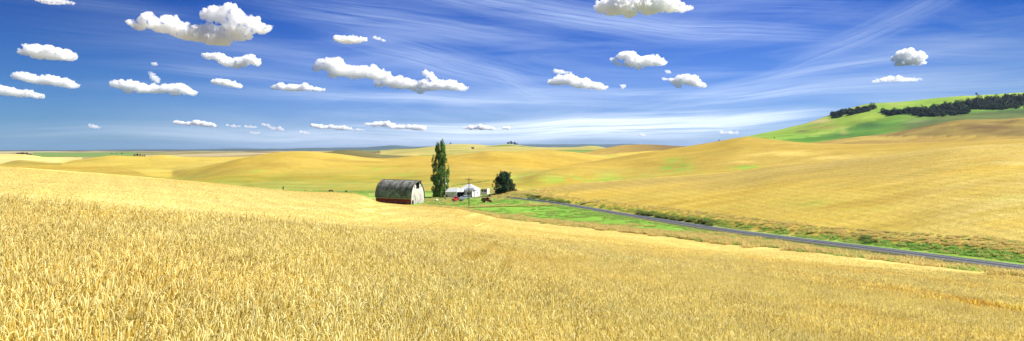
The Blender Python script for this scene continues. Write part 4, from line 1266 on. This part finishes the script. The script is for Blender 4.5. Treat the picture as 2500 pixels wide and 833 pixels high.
# ------------------------------------------------------------------ farmhouse
def hip(mb, x0, x1, y0, y1, z, h, ov=.35, rl=None):
    x0 -= ov; x1 += ov; y0 -= ov; y1 += ov
    w, d = x1 - x0, y1 - y0
    r = (w - d) / 2 if rl is None else rl / 2
    cx, cy = (x0 + x1) / 2, (y0 + y1) / 2
    v = [(x0, y0, z), (x1, y0, z), (x1, y1, z), (x0, y1, z), (cx - max(r, .3), cy, z + h), (cx + max(r, .3), cy, z + h),
         (x0, y0, z - .14), (x1, y0, z - .14), (x1, y1, z - .14), (x0, y1, z - .14)]
    mb.solid(v, [(0, 1, 5, 4), (1, 2, 5), (2, 3, 4, 5), (3, 0, 4), (6, 7, 1, 0), (7, 8, 2, 1), (8, 9, 3, 2), (9, 6, 0, 3), (9, 8, 7, 6)])
    return mb


def window(parent, x, z, w, h, y, side='front', m=None):
    if side == 'front':
        f = MB().box(x - w / 2 - .09, x + w / 2 + .09, y - .07, y - .002, z - .09, z + h + .09).build('window', M_WALL, parent)
        MB().box(x - w / 2, x + w / 2, y - .085, y - .073, z, z + h).build('pane', m or M_GLASS, f)
    else:
        f = MB().box(y + .002, y + .07, x - w / 2 - .09, x + w / 2 + .09, z - .09, z + h + .09).build('window', M_WALL, parent)
        MB().box(y + .073, y + .085, x - w / 2, x + w / 2, z, z + h).build('pane', m or M_GLASS, f)


hy = 309.0; hx = (1146 - CX) / F * hy; hz = -(479 - HY) / F * hy + CZ
print('house ground', hz, zat(hx, hy))
house = empty('farmhouse', (hx, hy, hz), R(-20), label='white farmhouse with pale hipped roof and porch wing between poplar and evergreen', cat='house')
MB().box(-4.1, 3.9, -2.8, 3.2, -1.2, 3.05).build('wall', M_WALL, house)
r_ = hip(MB(), -4.1, 3.9, -2.8, 3.2, 3.19, 2.35, .4, 1.6).build('roof', M_ROOFW, house)
MB().box(-.9, -.4, .4, .9, 4.9, 6.05, .02).build('chimney', M_GREY, r_)
MB().box(-.2, 3.4, -4.3, -2.82, -1.2, 2.75).build('porch_wing', M_WALL, house)
MB().solid([(-.5, -4.7, 2.78), (3.7, -4.7, 2.78), (3.3, -1.3, 4.25), (.1, -1.3, 4.25), (-.5, -4.7, 2.66), (3.7, -4.7, 2.66), (3.3, -1.3, 3.2), (.1, -1.3, 3.2)],
           [(0, 1, 2, 3), (7, 6, 5, 4), (4, 5, 1, 0), (5, 6, 2, 1), (7, 4, 0, 3), (6, 7, 3, 2)]).build('porch_roof', M_GREY, house)
MB().box(-.24, 3.44, -4.36, -4.303, -1.2, .28).build('blue_base', M_BLUE, house)
window(house, 1.15, 1.0, .8, 1.0, -4.3); window(house, 2.25, 1.0, .8, 1.0, -4.3)
window(house, -2.0, .9, .9, 1.3, -2.8)
window(house, .6, 1.1, .9, 1.1, 3.9, 'side')
dd_ = MB().box(-.95, -.3, -2.88, -2.803, -.1, 2.0).build('door', M_GREY, house); MB().box(-.45, -.38, -2.92, -2.883, .9, 1.0).build('handle', M_INS, dd_)
# left shed
y = 306; x = (1104.5 - CX) / F * y
shed = empty('shed', (x, y, -(481 - HY) / F * y + CZ), R(-14), label='low white gabled shed with small dark door left of the farmhouse', cat='shed')
MB().prism([(-2.7, -1), (2.7, -1), (2.7, 2.65), (2.7, 2.7), (-2.7, 2.3)], -1.9, 1.9, 'y').build('wall', M_WALL, shed)
MB().solid([(-3.0, -2.2, 2.35), (3.0, -2.2, 2.55), (3.0, 0, 4.35), (-1.6, 0, 4.15), (3.0, 2.2, 2.55), (-3.0, 2.2, 2.35)], [(0, 1, 2, 3), (3, 2, 4, 5), (0, 3, 5), (1, 4, 2), (0, 5, 4, 1)]).build('roof', M_ROOFW, shed)
MB().box(-2.3, -1.75, -1.96, -1.903, -.2, 1.1).build('door', M_BLACK, shed)
window(shed, .9, 1.3, .45, .5, -1.9)
lk = MB().box(2.72, 4.3, -1.0, 1.6, -1, 2.2).build('passage', M_BLACK, shed)
MB().solid([(2.6, -1.5, 2.4), (5.0, -1.5, 2.4), (5.0, .5, 3.9), (2.6, .5, 3.9), (5.0, 2.2, 2.4), (2.6, 2.2, 2.4)], [(0, 1, 2, 3), (3, 2, 4, 5), (0, 3, 5), (1, 4, 2), (0, 5, 4, 1)]).build('passage_roof', M_ROOFW, shed)
# right annex
y = 316; x = (1184 - CX) / F * y
ann = empty('outbuilding', (x, y, -(474 - HY) / F * y + CZ), R(-14), label='small white outbuilding with flat reddish roof right of the farmhouse', cat='shed')
MB().box(-1.7, 1.7, -1.3, 1.3, -1, 2.15).build('wall', M_WALL, ann)
MB().box(-1.9, 1.35, -1.5, 1.4, 2.17, 2.34).build('roof', M_ROOFR, ann)
MB().box(1.36, 1.72, -1.55, 1.45, -1, 2.6).build('end_wall', M_WALL, ann)
window(ann, -.85, 1.15, 1.0, .8, -1.3, m=M_BLACK); window(ann, .5, 1.15, 1.0, .8, -1.3, m=M_BLACK)


# ------------------------------------------------------------------ power poles
def pole(px, y, hpx, arm, armz, m, label, extra):
    x_, y_, z_ = at(px, y, 220)
    h = hpx / F * y_
    t = empty('power_pole', (x_, y_, z_), R(0), label=label, cat='power pole')
    MB().cyl((0, 0, -1), (0, 0, h), .17, .11).build('pole', m, t, True)
    a = MB().box(-arm[0], arm[1], -.20, -.07, armz - .08, armz + .08).build('crossarm', m, t)
    mb = MB()
    for k in np.linspace(-arm[0] + .15, arm[1] - .15, 4):
        mb.cyl((k, -.13, armz + .08), (k, -.13, armz + .24), .05)
        mb.build('insulator', M_INS, a); mb = MB()
    mb.bm.free()
    for s_ in (-1, 1):
        MB().cyl((s_ * min(arm) * .6, -.13, armz - .06), (0, -.10, armz - .75), .025).build('brace', m, t)
    if extra:
        tr_ = MB().cyl((.28, -.18, armz - .5), (.28, -.18, armz + .55), .26, seg=12).build('transformer', M_INS, t, True)
        MB().cyl((.28, -.18, armz + .56), (.28, -.18, armz + .8), .05).build('bushing', M_INS, tr_)
    return t


pole(1087, 489, 57, (4.3, 1.6), 6.9, M_POLE, 'pale weathered power pole with transformer and long crossarm before the poplar', True)
pole(1145, 503.5, 71, (1.35, 1.25), 10.1, M_POLED, 'thin dark power pole with short top crossarm before the farmhouse', False)


# ------------------------------------------------------------------ vehicles
def wheel(parent, x, y, r, w, rim=None):
    o = MB().cyl((x, y - w / 2, r), (x, y + w / 2, r), r, seg=18).build('wheel', M_TYRE, parent)
    s_ = -1 if y < 0 else 1
    MB().cyl((x, y + s_ * (w / 2 + .004), r), (x, y + s_ * (w / 2 + .03), r), r * .58, seg=14).build('rim', rim or M_RIM, o)


def vehicle_at(name, px, y, heading, **kw):
    x_, y_, z_ = at(px, y, 230)
    return empty(name, (x_, y_, z_ - .05), R(heading), **kw)


# red-cab truck with grey box bed, nose to the left and towards us (local +x is forward)
tk = vehicle_at('farm_truck', 1119, 491.5, 215, label='red-cabbed farm truck with grey bed parked on the green lawn', cat='truck')
MB().prism([(.55, .45), (2.55, .45), (2.6, 1.05), (2.45, 1.22), (1.5, 1.32), (1.15, 2.0), (.6, 2.05), (.5, 1.9)], -.85, .85, 'y').build('cab', M_CARR, tk)
MB().prism([(1.21, 1.36), (1.47, 1.36), (1.19, 1.92), (1.14, 1.92)], -.74, .74, 'y').build('windscreen', M_GLASS, tk)
for s_ in (-1, 1):
    MB().prism([(.65, 1.35), (1.3, 1.35), (1.08, 1.88), (.65, 1.9)], s_ * .862 - .012, s_ * .862 + .012, 'y').build('side_window', M_GLASS, tk)
    MB().cyl((2.5, s_ * .58, .86), (2.62, s_ * .58, .86), .13).build('headlight', M_LAMP, tk)
    MB().prism([(1.35, .5), (1.4, .95), (1.75, 1.12), (2.15, 1.0), (2.35, .5)], s_ * .93 - .09, s_ * .93 + .09, 'y').build('fender', M_CARR, tk)
    wheel(tk, 1.85, s_ * .80, .40, .22); wheel(tk, -1.5, s_ * .80, .42, .26)
MB().box(2.56, 2.70, -.85, .85, .42, .60, .02).build('bumper', M_RIM, tk)
bed = MB(); bed.box(-2.6, .42, -1.0, 1.0, .78, .92); bed.box(-2.6, .42, -1.0, -.93, .923, 1.55); bed.box(-2.6, .42, .93, 1.0, .923, 1.55); bed.box(.33, .42, -.925, .925, .923, 1.75); bed.box(-2.6, -2.53, -.925, .925, .923, 1.5)
bed.build('bed', M_GREY, tk)
MB().box(-2.4, .6, -.4, .4, .5, .77).build('chassis', M_TYRE, tk)
# pale blue car behind it
car = vehicle_at('parked_car', 1134.5, 485.5, 200, label='pale blue car parked behind the red truck by the farmhouse drive', cat='car')
MB().prism([(-2.1, .35), (2.1, .35), (2.15, .75), (1.95, .92), (1.0, 1.0), (-1.2, 1.02), (-2.05, .98), (-2.15, .7)], -.85, .85, 'y').build('body', M_CARB, car)
MB().prism([(-1.55, 1.022), (.95, 1.005), (.35, 1.45), (-1.0, 1.48)], -.74, .74, 'y').build('cabin', M_GLASS, car)
MB().prism([(-1.05, 1.485), (.4, 1.455), (.3, 1.52), (-.95, 1.55)], -.72, .72, 'y').build('cabin_roof', mat('white_car_roof', (.75, .78, .8), (.65, .68, .7), 2., .35), car)
for s_ in (-1, 1):
    wheel(car, 1.3, s_ * .78, .32, .2); wheel(car, -1.3, s_ * .78, .32, .2)
    MB().cyl((2.1, s_ * .6, .68), (2.17, s_ * .6, .68), .1).build('headlight', M_LAMP, car)
# rusty old truck
ru = vehicle_at('rusty_truck', 1190, 495, -14, label='rusty brown derelict farm truck on the lawn right of the dark pole', cat='truck')
MB().prism([(-.2, .5), (1.9, .5), (2.0, 1.0), (1.75, 1.25), (.75, 1.35), (.6, 2.1), (.3, 2.25), (-.2, 2.2)], -.72, .72, 'y').build('cab', M_RUST, ru)
MB().prism([(.0, 1.4), (.6, 1.4), (.5, 1.98), (.0, 2.0)], -.742, -.722, 'y').build('side_window', M_BLACK, ru)
MB().prism([(.69, 1.42), (.78, 1.42), (.66, 2.05), (.58, 2.05)], -.6, .6, 'y').build('windscreen', M_BLACK, ru)
mb = MB(); mb.box(-2.3, -.3, -.95, .95, .75, .88); mb.box(-2.3, -.3, -.95, -.89, .883, 1.9); mb.box(-2.3, -.3, .89, .95, .883, 1.9); mb.box(-2.3, -2.24, -.885, .885, .883, 1.8)
mb.build('box_bed', M_RUST, ru)
for s_ in (-1, 1):
    fb_ = MB(); fb_.tube([(1.0, s_ * .86, .45), (1.1, s_ * .86, .85), (1.45, s_ * .86, 1.0), (1.8, s_ * .86, .85), (1.95, s_ * .86, .5)], [.08, .12, .13, .12, .07], 8); fb_.build('fender', M_RUST, ru)
    wheel(ru, 1.45, s_ * .85, .44, .2, M_RIMR); wheel(ru, -1.5, s_ * .80, .46, .24, M_RIMR)
    MB().cyl((1.9, s_ * .5, 1.0), (2.06, s_ * .5, 1.0), .13).build('headlight', M_LAMP, ru)
# small wagon on the valley strip
wg = vehicle_at('farm_wagon', 808, 468.5, 10, label='small faded red wagon on the green strip left of the barn', cat='wagon')
wg.location = ((808 - CX) / F * 408, 408, zat((808 - CX) / F * 408, 408))
mb = MB(); mb.box(-1.3, 1.3, -.8, .8, .7, .82); mb.box(-1.3, 1.3, -.8, -.74, .823, 1.45); mb.box(-1.3, 1.3, .74, .8, .823, 1.45); mb.box(-1.3, -1.24, -.735, .735, .823, 1.45); mb.box(1.24, 1.3, -.735, .735, .823, 1.45)
mb.build('box', M_RUST, wg)
MB().cyl((1.3, 0, .7), (2.4, 0, .45), .04).build('drawbar', M_RUST, wg)
for s_ in (-1, 1):
    wheel(wg, .9, s_ * .78, .38, .16, M_RIMR); wheel(wg, -.9, s_ * .78, .38, .16, M_RIMR)
# little white tank in the grass near the pale pole
tx_, ty_, tz_ = at(1066, 492, 240)
tn = empty('water_tank', (tx_, ty_, tz_), .3, label='tiny white tank in the grass between barn and pale pole', cat='tank')
mb = MB(); mb.tube([(-.62, 0, .55), (-.55, 0, .55), (.55, 0, .55), (.62, 0, .55)], [.2, .34, .34, .2], 14); mb.build('drum', M_WALL, tn, True)
for s_ in (-1, 1): MB().box(s_ * .35 - .05, s_ * .35 + .05, -.25, .25, -.1, .3).build('foot', M_GREY, tn)

# ------------------------------------------------------------------ clouds: real bodies of vapour 1.4 km up
CLOUDS = [
    ('faint flat cloud touching the top edge at the far left', [(96, -1, 8), (118, 3, 10), (140, 5, 9), (160, 6, 8), (178, 8, 5)]),
    # label, lobes (px, row, radius in px), raggedness, density factor
    ('huge long grey-bottomed cloud high on the left', [(338, 66, 11), (360, 56, 15), (385, 66, 17), (408, 56, 19), (432, 70, 20), (455, 84, 18), (480, 86, 20), (500, 74, 20), (520, 94, 20), (545, 98, 18), (560, 80, 22), (585, 78, 19), (600, 88, 13), (505, 35, 13), (528, 32, 17), (556, 28, 16), (575, 40, 17), (595, 54, 17), (615, 58, 15), (635, 70, 13), (650, 77, 8), (540, 48, 13), (330, 70, 7)]),
    ('dim grey oval cloud near the left edge, upper one', [(62, 127, 10), (82, 122, 15), (105, 128, 18), (128, 132, 18), (148, 134, 15), (165, 140, 11), (98, 136, 12), (55, 128, 6)]),
    ('flat grey cloud near the left edge below the oval one', [(35, 186, 8), (58, 188, 11), (82, 194, 12), (105, 198, 12), (128, 196, 13), (150, 202, 12), (170, 207, 10), (186, 211, 6)]),
    ('lowest flat cloud cut by the left edge', [(-20, 218, 12), (4, 222, 12), (28, 227, 11), (50, 230, 10), (72, 230, 9), (90, 234, 8), (102, 237, 5)]),
    ('curved white cloud under the huge left cloud', [(508, 138, 8), (530, 140, 10), (545, 147, 12), (560, 155, 11), (578, 160, 10), (592, 152, 12), (608, 146, 11), (622, 152, 9), (500, 136, 5), (630, 158, 5)]),
    ('wide mid-left cloud with ragged top puffs', [(278, 206, 8), (300, 208, 12), (322, 210, 13), (345, 218, 12), (368, 220, 11), (390, 218, 12), (412, 215, 12), (436, 216, 13), (455, 224, 10), (472, 230, 7), (315, 222, 8), (430, 228, 8)]),
    ('thin grey scrap just above the wide mid-left cloud', [(372, 184, 6), (377, 192, 8), (384, 199, 6), (366, 178, 3)]),
    ('tiny dim scrap left of the curved cloud', [(376, 157, 5), (372, 155, 3)]),
    ('small flat cloud right of the wide mid-left one', [(522, 200, 6), (540, 202, 9), (556, 204, 9), (572, 208, 8), (585, 211, 5)]),
    ('flat-bottomed white cloud left of the pair above the poplar', [(668, 214, 6), (684, 211, 9), (702, 215, 9), (722, 216, 10), (742, 213, 9), (758, 217, 7), (776, 218, 6), (788, 220, 4)]),
    ('small ragged cloud alone above the big central pair', [(822, 94, 7), (838, 98, 10), (855, 99, 11), (870, 99, 9), (884, 97, 6), (893, 98, 4)]),
    ('faint wisp beside the small ragged cloud', [(915, 92, 4), (926, 95, 4), (938, 100, 3)]),
    ('bright puffy cloud, left one of the big central pair', [(775, 165, 7), (792, 158, 13), (812, 162, 19), (830, 172, 17), (850, 175, 17), (868, 178, 18), (888, 172, 15), (905, 178, 17), (925, 184, 15), (940, 184, 12), (812, 184, 9), (772, 172, 4)]),
    ('long bright cloud, right one of the big central pair', [(926, 204, 10), (944, 198, 13), (965, 204, 15), (988, 206, 15), (1010, 210, 14), (1032, 210, 14), (1055, 212, 13), (1078, 208, 11), (1100, 211, 13), (1120, 214, 10), (1136, 218, 7), (1050, 184, 8), (1040, 178, 5), (1056, 194, 7), (1025, 226, 6)]),
    ('brilliant white cloud cut by the top edge', [(1412, 33, 9), (1435, 42, 13), (1450, 44, 10), (1470, 18, 15), (1492, 25, 17), (1515, 20, 22), (1540, 26, 18), (1565, 12, 22), (1590, 20, 20), (1615, 10, 20), (1640, 17, 16), (1662, 20, 11), (1682, 22, 5), (1530, -4, 24), (1580, -8, 24), (1625, -6, 18)]),
    ('white bumpy cloud right of centre, halfway up', [(1518, 138, 9), (1535, 140, 13), (1552, 150, 16), (1572, 150, 15), (1592, 150, 13), (1608, 153, 11), (1620, 155, 5), (1560, 164, 8), (1535, 156, 9)]),
    ('small scrap left of the halfway white cloud', [(1497, 146, 6), (1508, 156, 6), (1520, 158, 4), (1493, 143, 3)]),
    ('white oval heap with sloping right side right of centre', [(1350, 202, 9), (1368, 196, 13), (1388, 196, 15), (1408, 204, 14), (1428, 206, 14), (1448, 209, 11), (1465, 213, 8), (1478, 217, 4)]),
    ('little flat wisp over the sloping white heap', [(1358, 174, 6), (1370, 177, 6), (1385, 178, 4), (1400, 178, 3), (1410, 177, 2.5)]),
    ('white mound cloud with flat base, farther right', [(1648, 200, 9), (1665, 196, 13), (1682, 198, 13), (1698, 204, 11), (1712, 208, 7), (1655, 209, 7), (1721, 211, 3)]),
    ('tiny round puff above left of the white mound', [(1630, 176, 5), (1634, 177, 4)]),
    ('tiny puff close to the left side of the white mound', [(1621, 193, 4), (1628, 194, 3)]),
    ('tiny low puff between the sloping heap and the mound', [(1521, 211, 5), (1520, 216, 3)]),
    ('round cauliflower cloud alone at the right', [(2188, 142, 8), (2202, 136, 12), (2220, 132, 13), (2236, 138, 13), (2250, 140, 9), (2215, 150, 13), (2198, 154, 9), (2235, 152, 9), (2256, 155, 4)]),
    ('lens-shaped veil cloud below the cauliflower one', [(2135, 200, 5), (2155, 196, 7), (2175, 194, 8), (2195, 194, 8), (2215, 195, 7), (2232, 196, 5), (2246, 193, 4)]),
    ('low bright cloud line, left of the middle', [(428, 299, 5), (445, 301, 5), (462, 303, 5), (480, 300, 8), (496, 303, 7), (512, 306, 6), (524, 308, 4)]),
    ('tiny low cloud far left above the plain', [(222, 308, 5), (232, 310, 5), (242, 312, 3)]),
    ('low cloud scrap left of the horizon chain', [(642, 304, 4), (655, 307, 4), (668, 315, 5), (682, 314, 5), (690, 316, 4)]),
    ('low horizon cloud left of the poplar, first', [(766, 307, 5), (782, 310, 6), (798, 311, 6), (812, 309, 5), (826, 313, 6), (842, 313, 6), (855, 315, 4)]),
    ('low horizon cloud left of the poplar, nearest', [(895, 304, 5), (912, 305, 6), (930, 303, 7), (945, 304, 8), (960, 309, 7), (978, 311, 6), (996, 311, 6), (1014, 312, 8), (1030, 314, 7), (1038, 316, 4)]),
    ('low broken cloud just right of the poplar top', [(1085, 312, 5), (1104, 313, 5), (1125, 312, 5), (1150, 312, 6), (1172, 312, 7), (1190, 313, 6), (1202, 315, 4)]),
    ('tiny low puff under the horizon chain, left', [(612, 324, 3), (622, 325, 4), (632, 325, 3)]),
    ('tiny low puff under the horizon chain, middle', [(735, 323, 4), (745, 325, 4), (754, 326, 3)]),
    ('thin low cloud above the golden ridge at right', [(1706, 322, 4), (1722, 323, 5), (1740, 324, 4), (1762, 324, 5), (1782, 324, 5), (1798, 325, 4)]),
    ('thin low cloud left of the one above the ridge', [(1532, 330, 4), (1550, 330, 4), (1570, 330, 5), (1600, 331, 4), (1630, 331, 5), (1655, 332, 5), (1680, 333, 4)]),
    ('tiny low puff between the left cloud line and the horizon chain', [(600, 309, 3), (612, 310, 3.5), (622, 311, 3)]),
    ('small low cloud scrap right of the left cloud line', [(556, 306, 3), (570, 308, 4), (584, 309, 3)]),
    ('tiny far cloud right above the knoll, on the skyline haze', [(862, 318, 3), (874, 317, 4), (888, 318, 3)]),
    ('low broken cloud over the middle horizon clump of trees', [(1222, 312, 4), (1240, 313, 5), (1262, 314, 4), (1280, 315, 3)]),
]
SMALL = ('scrap', 'tiny', 'wisp', 'thin', 'veil', 'faint')


def cloud(i, label, lobes):
    ly = np.mean([l[1] for l in lobes]); lx = np.mean([l[0] for l in lobes])
    Dd = 1400 * F / (HY - max(ly, 40))
    k = Dd / F
    rs = np.array([l[2] for l in lobes]); rm = float(np.mean(rs)) * k
    cx, cz = (lx - CX) * k, (HY - ly) * k + CZ
    bm = bmesh.new()
    g = random.Random(900 + i)
    base = max(l[1] + l[2] * .75 for l in lobes)
    ll = []
    for a, b in zip(lobes, lobes[1:]):
        ll.append(a); dd_ = math.hypot(a[0] - b[0], a[1] - b[1])
        if (a[2] + b[2]) * .9 < dd_ < 26:
            ll.append(((a[0] + b[0]) / 2, (a[1] + b[1]) / 2 + .5, (a[2] + b[2]) / 2 * .85))
    lobes = ll + [lobes[-1]]; rs = np.array([l[2] for l in lobes])
    for (px, yy, r_) in lobes:
        subs = [(0, 0, 0, 1.)] + [(g.uniform(-.8, .8), g.uniform(-.9, .9), g.uniform(-.25, .75), g.uniform(.35, .62)) for _ in range(9 if r_ > 8 else 4)]
        for (ax, ay, az_, sr) in subs:
            rr = r_ * k * sr
            M = Matrix.Translation(((px - CX) * k - cx + ax * r_ * k, ay * r_ * k + (g.random() - .5) * r_ * k * .8, (HY - yy) * k + CZ - cz + az_ * r_ * k * .8)) @ Matrix.Diagonal((rr * 1.12, rr * 1.15, rr * .82, 1))
            bmesh.ops.create_icosphere(bm, subdivisions=2, radius=1, matrix=M)
    me = bpy.data.meshes.new('c'); bm.to_mesh(me); bm.free()
    tmp = bpy.data.objects.new('c', me); C.objects.link(tmp)
    rmd = tmp.modifiers.new('r', 'REMESH'); rmd.mode = 'VOXEL'; rmd.voxel_size = max(float(np.min(rs)) * .14, float(np.mean(rs)) * .08, .6) * k
    dg = bpy.context.evaluated_depsgraph_get()
    m2 = bpy.data.meshes.new_from_object(tmp.evaluated_get(dg))
    bpy.data.objects.remove(tmp)
    bm = bmesh.new(); bm.from_mesh(m2); seen = set(); best = []
    for v0 in bm.verts:
        if v0 in seen: continue
        st = [v0]; seen.add(v0); isl = []
        while st:
            v = st.pop(); isl.append(v)
            for e in v.link_edges:
                w = e.other_vert(v)
                if w not in seen: seen.add(w); st.append(w)
        if len(isl) > len(best): best = isl
    bs = set(best)
    bmesh.ops.delete(bm, geom=[v for v in bm.verts if v not in bs], context='VERTS')
    bm.to_mesh(m2); bm.free()
    n = len(m2.vertices)
    co = np.zeros(n * 3); m2.vertices.foreach_get('co', co); co = co.reshape(-1, 3)
    nr_ = np.zeros(n * 3); m2.vertices.foreach_get('normal', nr_); nr_ = nr_.reshape(-1, 3)
    s = 1 / (rm * 1.15)
    q_ = co * s + i * 13.7
    f1 = fbm(q_[:, 0], q_[:, 1], q_[:, 2], o=2, seed=900 + i)
    f2 = 1 - 2 * np.abs(fbm(q_[:, 0] * 2.1, q_[:, 1] * 2.1, q_[:, 2] * 2.1, o=3, seed=940 + i))
    f3 = fbm(q_[:, 0] * 5, q_[:, 1] * 5, q_[:, 2] * 5, o=2, seed=960 + i)
    zr = co[:, 2] / (rm)
    disp = rm * (.08 + .48 * f1 + .42 * (f2 - .45) + .36 * f3)
    co = co + nr_ * disp[:, None]
    # flatter base
    lx_ = np.array([(l[0] - CX) * k - cx for l in lobes]); lz_ = np.array([(HY - (l[1] + l[2] * .6)) * k + CZ - cz for l in lobes]); lr_ = rs * k
    gx = np.linspace(lx_.min() - lr_.max(), lx_.max() + lr_.max(), 60)
    gb = np.array([np.min(np.where(np.abs(lx_ - x) < lr_ * 1.6, lz_, lz_.max())) for x in gx])
    gb = np.convolve(np.pad(gb, 3, mode='edge'), np.ones(7) / 7, 'valid')
    zb = np.interp(co[:, 0], gx, gb)
    under = co[:, 2] < zb
    co[under, 2] = zb[under] + (co[under, 2] - zb[under]) * .45
    m2.vertices.foreach_set('co', co.ravel()); m2.update()
    m2.name = 'cloud'
    thin = any(w in label for w in SMALL)
    vm = bpy.data.materials.new('cloud_vapour'); vm.use_nodes = True
    T = NT(vm.node_tree)
    tcd = T.n('ShaderNodeTexCoord')
    nz = T.noise(T.n('ShaderNodeMapping', {'Vector': tcd.outputs['Object'], 'Scale': (1 / rm, 1 / rm, 1.25 / rm)}).outputs[0], 1.7, 5, .55)
    dens = T.mapr(nz, .46 if thin else .36, .72, 0., (3.5 if thin else 6.5) / rm)
    pv = T.n('ShaderNodeVolumeScatter', {'Color': (.998, .998, .999, 1), 'Density': dens, 'Anisotropy': .3})
    T.n('ShaderNodeOutputMaterial', {'Volume': pv})
    m2.materials.clear(); m2.materials.append(vm)
    o = bpy.data.objects.new('cloud', m2); o.location = (cx, Dd, cz)
    C.objects.link(o)
    tag(o, label, 'cloud', 'white clouds drifting in the blue sky')


for i, (lab, lobes) in enumerate(CLOUDS):
    cloud(i, lab, lobes)

# ------------------------------------------------------------------ haze
zlo, zhi = float(gz2.min()) - 1.0, float(gz.max()) + 22
hm = bpy.data.materials.new('haze'); hm.use_nodes = True
T = NT(hm.node_tree)
pv = T.n('ShaderNodeVolumePrincipled', {'Color': (.42, .62, 1.0, 1), 'Density': 1.8e-5, 'Anisotropy': .2})
T.n('ShaderNodeOutputMaterial', {'Volume': pv})
hz_ = MB().box(-56000, 56000, -400, 26500, zlo, zhi).build('haze', hm)
hz_['kind'] = 'stuff'
